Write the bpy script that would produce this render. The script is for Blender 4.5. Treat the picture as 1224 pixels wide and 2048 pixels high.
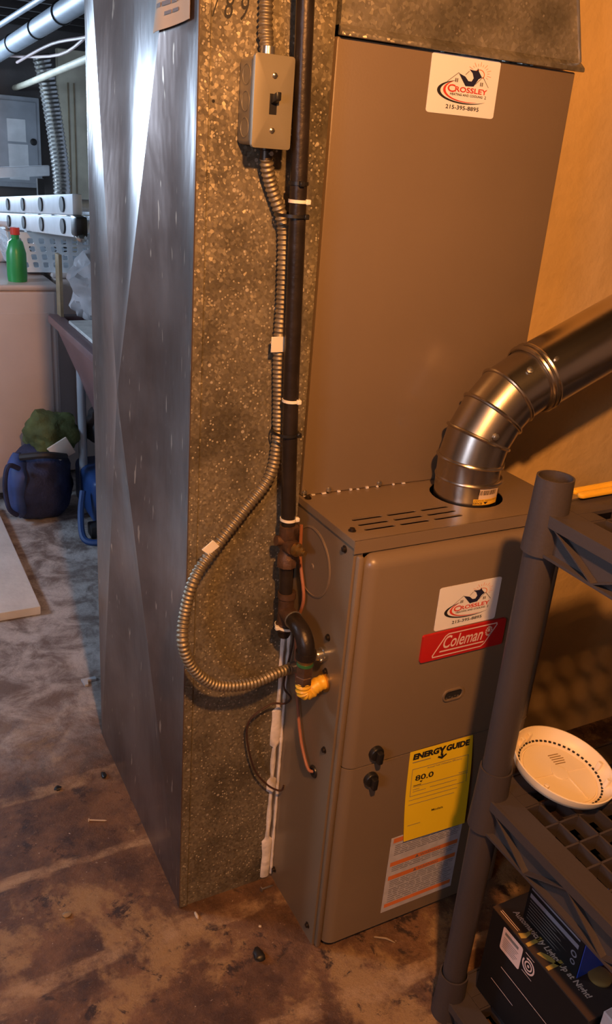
import bpy, bmesh, math, random
from mathutils import Vector, Matrix, noise
for o in list(bpy.data.objects): bpy.data.objects.remove(o)
S = bpy.context.scene
C = S.collection
V = Vector
random.seed(4)

# ------------------------------------------------------------------ camera, world, lights, exposure
def make_camera():
    yaw, pitch, roll = .5114, .4032, .0818
    f = V((math.sin(yaw)*math.cos(pitch), math.cos(yaw)*math.cos(pitch), -math.sin(pitch)))
    r = V((math.cos(yaw), -math.sin(yaw), 0)); u = r.cross(f)
    r2 = r*math.cos(roll)+u*math.sin(roll); u2 = u*math.cos(roll)-r*math.sin(roll)
    cd = bpy.data.cameras.new('camera'); cd.sensor_fit = 'VERTICAL'; cd.sensor_height = 36; cd.lens = 1690.8/2048*36
    cd.clip_start = .02
    co = bpy.data.objects.new('camera', cd); C.objects.link(co)
    m = Matrix((r2, u2, -f)).transposed().to_4x4(); m.translation = V((-.6246, -.9568, 1.3638))
    co.matrix_world = m; S.camera = co
make_camera()
w = bpy.data.worlds.new('World'); S.world = w; w.use_nodes = True
w.node_tree.nodes['Background'].inputs[0].default_value = (.55, .7, 1, 1)
w.node_tree.nodes['Background'].inputs[1].default_value = .3
def area_light(name, loc, direction, sx, sy, power, col):
    l = bpy.data.lights.new(name, 'AREA'); l.shape = 'RECTANGLE'; l.size = sx; l.size_y = sy; l.energy = power; l.color = col
    o = bpy.data.objects.new(name, l); C.objects.link(o); o.location = loc
    o.rotation_euler = V(direction).to_track_quat('-Z', 'Z').to_euler()
DAY = (.55, .74, 1)
# daylight outside the three basement windows
area_light('daylight_back_window', (-.75, 5.82, 1.55), (-.02, -1, -.2), 1.1, .6, 140, DAY)
area_light('daylight_rear_window', (-2.2, 1.7, 1.55), (1, .1, -.35), 1.2, .6, 90, DAY)
area_light('daylight_front_window', (-2.2, -1.35, 1.55), (1, .2, -.25), .8, .6, 28, (.70, .78, 1))
S.view_settings.view_transform = 'Standard'; S.view_settings.look = 'None'
S.view_settings.gamma = 1; S.view_settings.use_curve_mapping = False
S.view_settings.exposure = 0
BULB = (-.42, -.95, 1.86); BULB_POWER = 122; BULB_COL = (1, .43, .13)

# ------------------------------------------------------------------ helpers
class MB:
    def __init__(s): s.v = []; s.f = []; s.sm = False; s.bev = None; s.bsel = None
    def add(s, vs, fs):
        n = len(s.v); s.v += [tuple(p) for p in vs]; s.f += [tuple(i+n for i in f) for f in fs]; return s
    def box(s, x0, x1, y0, y1, z0, z1):
        return s.add([(x, y, z) for z in (z0, z1) for y in (y0, y1) for x in (x0, x1)],
                     [(0,2,3,1), (4,5,7,6), (0,1,5,4), (2,6,7,3), (0,4,6,2), (1,3,7,5)])
    def prism(s, pts, off):
        off = V(off); a = [V(p) for p in pts]; n = len(a)
        return s.add(a+[p+off for p in a], [tuple(range(n))[::-1], tuple(range(n, 2*n))]+[(i, (i+1) % n, n+(i+1) % n, n+i) for i in range(n)])
    def poly(s, pts): return s.add(pts, [tuple(range(len(pts)))])
    def tube(s, path, r, n=12, cap=True):
        P = [V(p) for p in path]; m = len(P); rr = r if hasattr(r, '__len__') else [r]*m
        t = [(P[min(i+1, m-1)]-P[max(i-1, 0)]).normalized() for i in range(m)]
        a = V((0, 0, 1)) if abs(t[0].z) < .9 else V((1, 0, 0))
        u = t[0].cross(a).normalized(); vs = []
        for i in range(m):
            u = (u-t[i]*u.dot(t[i])).normalized(); w_ = t[i].cross(u)
            vs += [P[i]+(u*math.cos(2*math.pi*k/n)+w_*math.sin(2*math.pi*k/n))*rr[i] for k in range(n)]
        fs = [(i*n+k, i*n+(k+1) % n, (i+1)*n+(k+1) % n, (i+1)*n+k) for i in range(m-1) for k in range(n)]
        if cap: fs += [tuple(range(n))[::-1], tuple(range((m-1)*n, m*n))]
        s.sm = True
        return s.add(vs, fs)
    def lathe(s, prof, o=(0, 0, 0), axis=(0, 0, 1), n=24, cap=True):
        ax = V(axis).normalized(); a = V((1, 0, 0)) if abs(ax.x) < .9 else V((0, 1, 0))
        u = (a-ax*a.dot(ax)).normalized(); w_ = ax.cross(u); o = V(o); vs = []
        for r, z in prof:
            vs += [o+ax*z+(u*math.cos(2*math.pi*k/n)+w_*math.sin(2*math.pi*k/n))*r for k in range(n)]
        m = len(prof)
        fs = [(i*n+k, i*n+(k+1) % n, (i+1)*n+(k+1) % n, (i+1)*n+k) for i in range(m-1) for k in range(n)]
        if cap: fs += [tuple(range(n))[::-1], tuple(range((m-1)*n, m*n))]
        s.sm = True
        return s.add(vs, fs)
    def ring(s, c, axis, R, r, n=36, k=8):
        ax = V(axis).normalized(); a = V((1, 0, 0)) if abs(ax.x) < .9 else V((0, 1, 0))
        u = (a-ax*a.dot(ax)).normalized(); w_ = ax.cross(u); c = V(c); vs = []
        for i in range(n):
            d = u*math.cos(2*math.pi*i/n)+w_*math.sin(2*math.pi*i/n)
            vs += [c+d*(R+r*math.cos(2*math.pi*j/k))+ax*r*math.sin(2*math.pi*j/k) for j in range(k)]
        s.sm = True
        return s.add(vs, [(i*k+j, i*k+(j+1) % k, ((i+1) % n)*k+(j+1) % k, ((i+1) % n)*k+j) for i in range(n) for j in range(k)])
    def blob(s, c, rad, seed, amp=.25, freq=2.2, n=3, floor=None):
        bm = bmesh.new(); bmesh.ops.create_icosphere(bm, subdivisions=n, radius=1); vs = []
        for v in bm.verts:
            d = v.co.normalized(); q = 1+amp*noise.noise(d*freq+V((seed*7.3, seed, 1)))+amp*.45*noise.noise(d*freq*2.7+V((seed, 3, 9)))
            p = V((c[0]+d.x*q*rad[0], c[1]+d.y*q*rad[1], c[2]+d.z*q*rad[2]))
            if floor is not None: p.z = max(p.z, floor)
            vs.append(p)
        fs = [tuple(v.index for v in f.verts) for f in bm.faces]; bm.free(); s.sm = True
        return s.add(vs, fs)
    def plate(s, outer, holes, thick, fr):
        """flat plate with holes; fr(a,b,t)->world"""
        bm = bmesh.new(); es = []
        for loop in [outer]+holes:
            vv = [bm.verts.new((a, b, 0)) for a, b in loop]
            es += [bm.edges.new((vv[i], vv[(i+1) % len(vv)])) for i in range(len(vv))]
        bmesh.ops.triangle_fill(bm, edges=es, use_beauty=True)
        bm.verts.index_update(); n = len(bm.verts)
        pts = [v.co.copy() for v in bm.verts]; tris = [[v.index for v in f.verts] for f in bm.faces]; bd = [[v.index for v in e.verts] for e in bm.edges if e.is_boundary]
        bm.free()
        return s.add([fr(p.x, p.y, 0) for p in pts]+[fr(p.x, p.y, thick) for p in pts],
                     [tuple(t) for t in tris]+[tuple(i+n for i in t[::-1]) for t in tris]+[(a, b, b+n, a+n) for a, b in bd])
    def bevel(s, w_, seg=2, sel=None): s.bev = (w_, seg); s.bsel = sel; return s
    def build(s, name, m, parent=None, local=False, ang=38):
        me = bpy.data.meshes.new(name)
        off = V((0, 0, 0))
        if parent is not None and not local:
            q = parent
            while q: off += q.location; q = q.parent
        bm = bmesh.new(); vv = [bm.verts.new(V(p)-off) for p in s.v]
        for f in s.f:
            try: bm.faces.new([vv[i] for i in f])
            except ValueError: pass
        bmesh.ops.recalc_face_normals(bm, faces=bm.faces)
        if s.bev:
            bm.normal_update()
            ed = [e for e in bm.edges if len(e.link_faces) == 2 and e.calc_face_angle(0) > .5 and (s.bsel is None or s.bsel(e.verts[0].co+off, e.verts[1].co+off))]
            bmesh.ops.bevel(bm, geom=ed, offset=s.bev[0], segments=s.bev[1], profile=.5, affect='EDGES', clamp_overlap=True)
        bm.to_mesh(me); bm.free()
        if s.sm or s.bev:
            for p in me.polygons: p.use_smooth = True
            me.set_sharp_from_angle(angle=math.radians(ang))
        me.materials.append(m)
        o = bpy.data.objects.new(name, me); C.objects.link(o); o.parent = parent
        return o
def tag(o, label, cat, group=None):
    o['label'] = label; o['category'] = cat
    if group: o['group'] = group
    return o
def thing(name, label, cat, loc=(0, 0, 0), group=None):
    o = bpy.data.objects.new(name, None); C.objects.link(o); o.location = loc; o.empty_display_size = .05
    return tag(o, label, cat, group)
def struct(o): o['kind'] = 'structure'; return o
def B(*a): return MB().box(*a)
def spline(pts, n=8):
    P = [V(p) for p in pts]; out = []
    for i in range(len(P)-1):
        a, b, c, d = P[max(i-1, 0)], P[i], P[i+1], P[min(i+2, len(P)-1)]
        for k in range(n):
            t = k/n; out.append(.5*((2*b)+(c-a)*t+(2*a-5*b+4*c-d)*t*t+(3*b-a-3*c+d)*t**3))
    return out+[P[-1]]
def resample(path, step):
    out = [path[0]]; acc = 0
    for a, b in zip(path, path[1:]):
        L = (b-a).length; p = step-acc
        while p <= L: out.append(a+(b-a)*(p/L)); p += step
        acc = (acc+L) % step if L else acc
    return out
def circ(cx, cy, r, n=28): return [(cx+r*math.cos(2*math.pi*i/n), cy+r*math.sin(2*math.pi*i/n)) for i in range(n)]
def rrect(x0, x1, y0, y1, r, n=4):
    out = []
    for cx, cy, a in ((x1-r, y0+r, -90), (x1-r, y1-r, 0), (x0+r, y1-r, 90), (x0+r, y0+r, 180)):
        out += [(cx+r*math.cos(math.radians(a+90*k/n)), cy+r*math.sin(math.radians(a+90*k/n))) for k in range(n+1)]
    return out
TXT = {}
def text2d(s, shear=0, bold=0):
    k = (s, shear, bold)
    if k not in TXT:
        cu = bpy.data.curves.new('t', 'FONT'); cu.body = s; cu.shear = shear; cu.offset = bold; cu.resolution_u = 3; cu.fill_mode = 'FRONT'
        o = bpy.data.objects.new('t', cu); C.objects.link(o); bpy.context.view_layer.update()
        me = bpy.data.meshes.new_from_object(o.evaluated_get(bpy.context.evaluated_depsgraph_get()))
        vs = [(v.co.x, v.co.y) for v in me.vertices]; fs = [tuple(p.vertices) for p in me.polygons]
        bpy.data.objects.remove(o); bpy.data.curves.remove(cu); bpy.data.meshes.remove(me)
        x0 = min(v[0] for v in vs); x1 = max(v[0] for v in vs); y0 = min(v[1] for v in vs); y1 = max(v[1] for v in vs)
        TXT[k] = ([((x-x0)/(x1-x0), (y-y0)/(y1-y0)) for x, y in vs], fs)
    return TXT[k]
def text(mb, s, fr, a0, a1, b0, b1, shear=0, bold=.0):
    vs, fs = text2d(s, shear, bold)
    mb.add([fr(a0+(a1-a0)*x, b0+(b1-b0)*y) for x, y in vs], fs); return mb

# ------------------------------------------------------------------ materials
def mat(name, col, rough=.5, metal=0, var=.12, scale=8, bump=0, bscale=60, spec=.5, coat=0, stretch=None, col2=None):
    m = bpy.data.materials.new(name); m.use_nodes = True; t = m.node_tree; n = t.nodes; l = t.links; b = n['Principled BSDF']
    tc = n.new('ShaderNodeTexCoord'); mp = n.new('ShaderNodeMapping'); l.new(tc.outputs['Object'], mp.inputs[0])
    if stretch: mp.inputs['Scale'].default_value = stretch
    nz = n.new('ShaderNodeTexNoise'); nz.inputs['Scale'].default_value = scale; nz.inputs['Detail'].default_value = 5; l.new(mp.outputs[0], nz.inputs[0])
    cr = n.new('ShaderNodeValToRGB'); l.new(nz.outputs[0], cr.inputs[0])
    c2 = col2 or [min(1, c*(1+var)) for c in col]
    cr.color_ramp.elements[0].position = .35; cr.color_ramp.elements[1].position = .68
    cr.color_ramp.elements[0].color = [c*(1-var) if not col2 else c for c in col]+[1]; cr.color_ramp.elements[1].color = list(c2)+[1]
    l.new(cr.outputs[0], b.inputs['Base Color'])
    b.inputs['Roughness'].default_value = rough; b.inputs['Metallic'].default_value = metal
    b.inputs['Specular IOR Level'].default_value = spec; b.inputs['Coat Weight'].default_value = coat
    if bump:
        n2 = n.new('ShaderNodeTexNoise'); n2.inputs['Scale'].default_value = bscale; n2.inputs['Detail'].default_value = 4; l.new(mp.outputs[0], n2.inputs[0])
        bp = n.new('ShaderNodeBump'); bp.inputs['Strength'].default_value = bump; bp.inputs['Distance'].default_value = .01
        l.new(n2.outputs[0], bp.inputs['Height']); l.new(bp.outputs[0], b.inputs['Normal'])
    return m
def nodes_of(m): t = m.node_tree; return t.nodes, t.links, t.nodes['Principled BSDF']
def mixc(n, l, fac, a, b):
    x = n.new('ShaderNodeMix'); x.data_type = 'RGBA'
    if hasattr(fac, 'links'): l.new(fac, x.inputs[0])
    else: x.inputs[0].default_value = fac
    for s, q in ((x.inputs[6], a), (x.inputs[7], b)):
        if hasattr(q, 'links'): l.new(q, s)
        else: s.default_value = list(q)+[1]
    return x.outputs[2]
def ramp(n, l, src, p0, p1, flip=False):
    x = n.new('ShaderNodeMapRange'); x.interpolation_type = 'SMOOTHSTEP'; l.new(src, x.inputs[0])
    x.inputs[1].default_value = p0; x.inputs[2].default_value = p1
    if flip: x.inputs[3].default_value = 1; x.inputs[4].default_value = 0
    return x.outputs[0]
def ntex(n, l, vec, scale, detail=4, rough=.55, dist=0):
    x = n.new('ShaderNodeTexNoise'); x.inputs['Scale'].default_value = scale; x.inputs['Detail'].default_value = detail
    x.inputs['Roughness'].default_value = rough; x.inputs['Distortion'].default_value = dist; l.new(vec, x.inputs[0]); return x.outputs[0]
def mapped(n, l, scale=(1, 1, 1)):
    tc = n.new('ShaderNodeTexCoord'); mp = n.new('ShaderNodeMapping'); mp.inputs['Scale'].default_value = scale
    l.new(tc.outputs['Object'], mp.inputs[0]); return mp.outputs[0]
def galvanized(name, dark, light, fleck, fscale, metal, rough, thr):
    m = mat(name, dark, rough, metal); n, l, b = nodes_of(m); vec = mapped(n, l)
    v1 = n.new('ShaderNodeTexVoronoi'); v1.inputs['Scale'].default_value = fscale; l.new(vec, v1.inputs['Vector'])
    sp = n.new('ShaderNodeSeparateColor'); l.new(v1.outputs['Color'], sp.inputs[0])
    base = mixc(n, l, sp.outputs[1], dark, light)
    grime = ramp(n, l, ntex(n, l, vec, 9, 5), .42, .68)
    base = mixc(n, l, grime, base, [c*.62 for c in dark])
    f1 = ramp(n, l, sp.outputs[0], thr, thr+.05); f2 = ramp(n, l, v1.outputs['Distance'], .34, .5, True)
    mu = n.new('ShaderNodeMath'); mu.operation = 'MULTIPLY'; l.new(f1, mu.inputs[0]); l.new(f2, mu.inputs[1])
    v2 = n.new('ShaderNodeTexVoronoi'); v2.inputs['Scale'].default_value = fscale*.3; l.new(vec, v2.inputs['Vector'])
    sp2 = n.new('ShaderNodeSeparateColor'); l.new(v2.outputs['Color'], sp2.inputs[0])
    m2 = n.new('ShaderNodeMath'); m2.operation = 'MULTIPLY'; l.new(ramp(n, l, sp2.outputs[2], thr+.06, thr+.08), m2.inputs[0]); l.new(ramp(n, l, v2.outputs['Distance'], .16, .24, True), m2.inputs[1])
    base = mixc(n, l, m2.outputs[0], base, [c*.9 for c in fleck])
    out = mixc(n, l, mu.outputs[0], base, fleck); l.new(out, b.inputs['Base Color'])
    sc = n.new('ShaderNodeVectorMath'); sc.operation = 'SUBTRACT'; l.new(v1.outputs['Color'], sc.inputs[0]); sc.inputs[1].default_value = (.5, .5, .5)
    s2 = n.new('ShaderNodeVectorMath'); s2.operation = 'SCALE'; l.new(sc.outputs[0], s2.inputs[0]); s2.inputs['Scale'].default_value = .42
    ge = n.new('ShaderNodeNewGeometry'); ad = n.new('ShaderNodeVectorMath'); l.new(ge.outputs['Normal'], ad.inputs[0]); l.new(s2.outputs[0], ad.inputs[1])
    nm = n.new('ShaderNodeVectorMath'); nm.operation = 'NORMALIZE'; l.new(ad.outputs[0], nm.inputs[0]); l.new(nm.outputs[0], b.inputs['Normal'])
    return m
M = {}
M['paint'] = mat('furnace_paint', (.19, .135, .085), .36, 0, .05, 3, .03, 300, .5, .15)
M['dark_in'] = mat('dark_interior', (.012, .01, .009), .8)
M['black'] = mat('black_plastic', (.012, .011, .011), .4)
M['screw'] = mat('dark_screw', (.06, .045, .035), .4, .8)
M['zinc'] = mat('bright_zinc', (.55, .53, .48), .28, .95, .15, 30)
M['galv'] = galvanized('spangled_galvanized_steel', (.185, .155, .105), (.27, .23, .16), (.62, .55, .42), 250, .4, .45, .86)
M['plenum'] = galvanized('plenum_galvanized_steel', (.30, .26, .18), (.37, .32, .24), (.52, .46, .36), 220, .55, .36, .95)
M['flue'] = mat('flue_galvanized_steel', (.55, .5, .43), .27, 1, .15, 6, .02, 40, stretch=(1, 1, .3))
def side_metal():
    m = mat('dusty_galvanized_side', (.2, .17, .16), .36, .75); n, l, b = nodes_of(m)
    vec = mapped(n, l); vs = mapped(n, l, (1, 1, .18))
    base = mixc(n, l, ramp(n, l, ntex(n, l, vec, 5, 6), .35, .7), (.17, .125, .105), (.28, .225, .20))
    base = mixc(n, l, ramp(n, l, ntex(n, l, vs, 95, 2), .68, .74), base, (.6, .5, .4))
    l.new(base, b.inputs['Base Color'])
    rr = n.new('ShaderNodeMapRange'); l.new(ntex(n, l, vs, 14, 6), rr.inputs[0]); rr.inputs[3].default_value = .26; rr.inputs[4].default_value = .42
    l.new(rr.outputs[0], b.inputs['Roughness'])
    bp = n.new('ShaderNodeBump'); bp.inputs['Strength'].default_value = .25; bp.inputs['Distance'].default_value = .01; l.new(ntex(n, l, mapped(n, l, (1, 1, .35)), 14, 3), bp.inputs['Height']); l.new(bp.outputs[0], b.inputs['Normal'])
    return m
M['side'] = side_metal()
def floor_mat():
    m = mat('stained_concrete', (.1, .06, .03), .55); n, l, b = nodes_of(m); vec = mapped(n, l)
    fine = ntex(n, l, vec, 60, 8, .75)
    c = mixc(n, l, ramp(n, l, ntex(n, l, vec, 7, 9, .72), .36, .64), (.06, .026, .012), (.2, .10, .045))
    c = mixc(n, l, ramp(n, l, ntex(n, l, vec, 3.1, 9, .7, .15), .53, .60), c, (.33, .2, .085))
    c = mixc(n, l, ramp(n, l, ntex(n, l, vec, 15, 8, .75, .4), .55, .63), c, (.035, .016, .010))
    c = mixc(n, l, ramp(n, l, fine, .56, .72), c, (.30, .17, .08))
    c = mixc(n, l, ramp(n, l, fine, .42, .3), c, (.03, .014, .008))
    # worn pale strips running across the slab
    mp = mapped(n, l, (.22, 1, 1)); wv = n.new('ShaderNodeTexWave'); wv.bands_direction = 'Y'; wv.inputs['Scale'].default_value = 1.3
    wv.inputs['Distortion'].default_value = 2.6; wv.inputs['Detail'].default_value = 6; wv.inputs['Detail Scale'].default_value = 5; wv.inputs['Detail Roughness'].default_value = .7; l.new(mp, wv.inputs[0])
    k = n.new('ShaderNodeMath'); k.operation = 'MULTIPLY'; l.new(ramp(n, l, wv.outputs[1], .90, 1.0), k.inputs[0]); l.new(ramp(n, l, ntex(n, l, vec, 9, 8, .75), .40, .62), k.inputs[1])
    c = mixc(n, l, k.outputs[0], c, (.40, .26, .14))
    # window daylight put into the colour: slab turns paler grey further back
    sx = n.new('ShaderNodeSeparateXYZ'); l.new(vec, sx.inputs[0])
    ad = n.new('ShaderNodeMath'); l.new(sx.outputs[1], ad.inputs[0]); a2 = n.new('ShaderNodeMath'); a2.operation = 'MULTIPLY'; a2.inputs[1].default_value = .9
    l.new(ntex(n, l, vec, 3.2, 7, .65), a2.inputs[0]); l.new(a2.outputs[0], ad.inputs[1])
    far_daylit = mixc(n, l, ramp(n, l, ntex(n, l, vec, 9, 9, .75, .5), .38, .62), (.2, .15, .13), (.58, .53, .5))
    c = mixc(n, l, ramp(n, l, ad.outputs[0], .95, 1.6), c, far_daylit)
    c = mixc(n, l, ramp(n, l, ntex(n, l, vec, 130, 2), .7, .78), c, (.5, .4, .3))
    l.new(c, b.inputs['Base Color'])
    rr = n.new('ShaderNodeMapRange'); l.new(ntex(n, l, vec, 7, 5), rr.inputs[0]); rr.inputs[3].default_value = .26; rr.inputs[4].default_value = .62; l.new(rr.outputs[0], b.inputs['Roughness'])
    bp = n.new('ShaderNodeBump'); bp.inputs['Strength'].default_value = .8; bp.inputs['Distance'].default_value = .008; l.new(ntex(n, l, vec, 30, 9, .75), bp.inputs['Height']); l.new(bp.outputs[0], b.inputs['Normal'])
    return m
M['floor'] = floor_mat()
M['plaster'] = mat('tan_plaster', (.66, .45, .2), .7, 0, .12, 3.5, .5, 18, .3)
M['wall'] = mat('grey_block_wall', (.14, .125, .12), .85, 0, .2, 3, .3, 20)
M['wood_dark'] = mat('dark_joist_wood', (.03, .023, .02), .8, 0, .3, 9, .2, 40, stretch=(.2, 1, 1))
M['black_pipe'] = mat('black_iron_pipe', (.035, .026, .021), .38, .5, .3, 20, .08, 120)
M['rust_iron'] = mat('rusty_iron_fitting', (.11, .06, .035), .5, .5, .35, 40, .15, 150)
M['brass'] = mat('brass', (.55, .36, .13), .3, .95)
M['armor'] = mat('armored_cable_steel', (.30, .25, .17), .5, .75, .15, 40)
M['box_grey'] = mat('grey_steel_box', (.25, .215, .145), .42, .3, .06, 12)
M['white_pl'] = mat('white_nylon', (.78, .72, .6), .5)
M['yellow'] = mat('yellow_plastic', (.75, .42, .03), .4)
M['green_tape'] = mat('green_tape', (.03, .12, .04), .4)
M['orange_wire'] = mat('orange_brown_wire', (.30, .11, .055), .45)
M['brown_wire'] = mat('dark_brown_wire', (.05, .025, .018), .4)
M['caulk'] = mat('white_sealant', (.75, .68, .62), .35, 0, .25, 25, .3, 60)
M['paper'] = mat('aged_paper', (.6, .45, .3), .8)
M['sticker'] = mat('white_sticker', (.8, .78, .76), .4, 0, .02)
M['ink'] = mat('black_ink', (.015, .013, .013), .6)
M['navy_ink'] = mat('navy_ink', (.012, .012, .04), .6)
M['red_ink'] = mat('red_ink', (.62, .05, .03), .5)
M['orange_ink'] = mat('orange_ink', (.75, .2, .05), .5)
M['grey_ink'] = mat('grey_ink', (.18, .16, .15), .6)
M['red_plate'] = mat('red_plate', (.45, .012, .012), .35, 0, .05)
M['energy'] = mat('energy_yellow_paper', (.9, .62, .015), .55, 0, .02)
M['warn'] = mat('silver_label', (.52, .5, .52), .45, 0, .08, 60)
M['shelf'] = mat('grey_brown_resin', (.046, .036, .034), .5, 0, .06, 5, .05, 200)
M['cream'] = mat('cream_plastic', (.8, .68, .5), .42, 0, .03)
M['carton_black'] = mat('black_carton', (.009, .008, .009), .6, spec=.25)
M['carton_blue'] = mat('blue_carton', (.03, .07, .42), .4)
M['carton_top'] = mat('dark_brown_carton', (.05, .03, .02), .5)
M['pale_ink'] = mat('pale_print', (.75, .55, .42), .6)
M['grey_print'] = mat('silver_print', (.22, .21, .25), .6)
M['gold_ink'] = mat('gold_print', (.45, .3, .06), .5)
M['pink_label'] = mat('pink_white_label', (.7, .52, .48), .5)
M['amber'] = mat('amber_disc', (.28, .17, .05), .4)
M['enamel'] = mat('washer_enamel', (.66, .56, .52), .35, 0, .03)
M['tubpl'] = mat('laundry_tub_plastic', (.17, .10, .105), .45)
M['tubtop'] = mat('pale_board', (.6, .58, .55), .6, 0, .15, 20)
M['plastic_bag'] = mat('grey_plastic_bag', (.42, .4, .41), .3, 0, .2, 9)
M['basket'] = mat('white_basket', (.72, .76, .8), .45)
M['green'] = mat('green_plastic', (.03, .3, .08), .35)
M['red'] = mat('red_plastic', (.6, .05, .03), .4)
M['alu'] = mat('ladder_aluminium', (.82, .83, .84), .5, .25, .05, 20)
M['panel'] = mat('grey_panel', (.42, .44, .47), .5)
M['white'] = mat('white_paper', (.8, .8, .8), .7)
M['foil'] = mat('foil_duct', (.75, .74, .7), .25, .9, .1, 20)
M['beige'] = mat('beige_board', (.72, .66, .5), .6)
M['drain'] = mat('grey_drain_pipe', (.3, .33, .37), .5)
M['navy'] = mat('navy_cloth', (.02, .025, .07), .75, 0, .3, 14, .3, 90)
M['navy2'] = mat('bright_navy_cloth', (.03, .06, .2), .6, 0, .3, 14)
M['olive'] = mat('olive_cloth', (.08, .1, .03), .85, 0, .3, 10, .4, 60)
M['cloth_pale'] = mat('pale_cloth', (.6, .5, .42), .8)
M['darkbag'] = mat('black_bag', (.018, .017, .02), .6)
M['blue_tote'] = mat('blue_tote', (.02, .06, .2), .45)
M['slab'] = mat('whitewashed_board', (.72, .71, .7), .75, 0, .1, 9, .2, 40)
M['wood'] = mat('raw_wood', (.3, .22, .13), .7, 0, .2, 20)
M['bulb'] = mat('lit_bulb_glass', (.9, .8, .6), .3)
M['bulb'].node_tree.nodes['Principled BSDF'].inputs['Emission Color'].default_value = BULB_COL+(1,)
M['bulb'].node_tree.nodes['Principled BSDF'].inputs['Emission Strength'].default_value = 12
M['stone'] = mat('pale_chip', (.55, .45, .33), .8)

# ------------------------------------------------------------------ the setting
W, H, D, YD = .4327, .838, .74, .1783
XL, DB = -.1956, .565
ZC = 1.51
YW = .307
struct(B(-2.1, 1.5, -2.7, 5.7, -.06, 0).build('floor', M['floor']))
struct(B(W+.012, 1.5, YW, YW+.5, 0, 2.1).build('wall_right', M['plaster']))
struct(B(1.42, 1.5, -2.7, YW, 0, 2.1).build('wall_side', M['wall']))
wb = MB().plate([(-2.1, 0), (1.5, 0), (1.5, 2.2), (-2.1, 2.2)], [[(-1.3, 1.2), (-1.3, 1.88), (-.2, 1.88), (-.2, 1.2)]], .1, lambda a, b, t: (a, 5.6+t, b))
struct(wb.build('wall_back', M['wall']))
wf = MB()
for q in (-1.3, -.77, -.24): wf.box(q, q+.04, 5.63, 5.67, 1.2, 1.88)
wf.box(-1.3, -.2, 5.635, 5.665, 1.2, 1.24).box(-1.3, -.2, 5.635, 5.665, 1.84, 1.88)
struct(wf.build('window_3', M['white']))
struct(B(-2.1, 1.5, -2.7, -2.6, 0, 2.2).build('wall_front', M['wall']))
wl = MB()
fr_l = lambda a, b, t: (-2.0-t, a, b)
wl.plate([(-2.7, 0), (5.7, 0), (5.7, 2.2), (-2.7, 2.2)], [[(1.1, 1.25), (1.1, 1.85), (2.3, 1.85), (2.3, 1.25)], [(-1.75, 1.25), (-1.75, 1.85), (-.95, 1.85), (-.95, 1.25)]], .1, fr_l)
struct(wl.build('wall_left', M['wall']))
for i, (a, b_) in enumerate(((1.1, 2.3), (-1.75, -.95))):
    wf = MB()
    for q in (a, (a+b_)/2-.02, b_-.04): wf.box(-2.06, -2.02, q, q+.04, 1.25, 1.85)
    wf.box(-2.055, -2.025, a, b_, 1.25, 1.29).box(-2.055, -2.025, a, b_, 1.81, 1.85)
    struct(wf.build('window_%d' % (i+1), M['white']))
cl = struct(B(-2.1, 1.5, -2.7, 5.7, 2.16, 2.22).build('ceiling', M['wood_dark']))
j0 = None
for y in [-2.2+.4*i for i in range(20)]:
    if j0 is None: j0 = B(-2.0, 1.42, -.02, .02, 1.96, 2.158).build('joist', M['wood_dark'], cl, local=True); j = j0
    else: j = j0.copy(); C.objects.link(j)
    j.location = (0, y, 0)

# bare bulb that lights the furnace corner
lb = thing('light_bulb', 'bare warm bulb in a ceiling socket', 'bulb', (BULB[0], BULB[1], BULB[2]+.06))
MB().lathe([(.004, -.03), (.02, -.022), (.028, -.005), (.026, .015), (.014, .045), (.013, .06)], BULB[:2]+(BULB[2]+.06,)).build('glass', M['bulb'], lb)
MB().lathe([(.02, .058), (.02, .12), (.05, .13), (.05, .24)], BULB[:2]+(BULB[2]+.06,)).build('socket', M['white_pl'], lb)
pl = bpy.data.lights.new('bulb_light', 'POINT'); pl.energy = BULB_POWER; pl.color = BULB_COL; pl.shadow_soft_size = .03
po = bpy.data.objects.new('bulb_light', pl); C.objects.link(po); po.location = BULB

# ------------------------------------------------------------------ furnace
F = thing('furnace', 'brown painted gas furnace with red name plate and yellow energy label', 'furnace')
DY = -.022
SPL = .4185
sh = MB()
sh.box(0, .004, .0, D, 0, H-.004).box(W-.004, W, 0, D, 0, H-.004).box(.004, W-.004, D-.004, D, 0, H-.004)
sh.box(.004, .016, 0, .004, 0, H-.02).box(W-.016, W-.004, 0, .004, 0, H-.02).box(.004, W-.004, .03, D-.004, .0, .02)
sh.build('cabinet_shell', M['paint'], F)
B(.006, W-.006, .006, D-.006, .02, .75).build('inner_liner', M['dark_in'], F)
# top cap with louvre slots and flue opening
slots = []
for r, yy in enumerate((.0675, .048, .0295)):
    for x0 in (.033, .0985, .1635):
        slots.append(rrect(x0, x0+.0565, yy-.0038, yy+.0038, .0036, 3))
FX, FY = .2855, .105
cap = MB().plate([(-.002, -.003), (W+.002, -.003), (W+.002, D), (-.002, D)], slots+[circ(FX, FY, .0635)], -.002, lambda a, b, t: (a, b, H+t))
cap.box(-.002, W+.002, -.004, -.002, H-.021, H).box(-.0025, 0, -.003, D, H-.012, H-.0005).box(W, W+.0025, -.003, D, H-.012, H-.0005)
cap.build('top_cap', M['paint'], F)
def door(z0, z1, top):
    mb = B(.014, W-.012, DY, .0, z0, z1)
    def sel(a, b):
        front = a.y < DY+.001 and b.y < DY+.001
        vert = front and abs(a.x-b.x) < .001
        tp = top and front and a.z > z1-.001 and b.z > z1-.001
        side = top and abs(a.x-b.x) < .001 and a.z > z1-.001 and b.z > z1-.001 and abs(a.y-b.y) > .01
        return vert or tp or side
    return mb.bevel(.0208, 6, sel)
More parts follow.
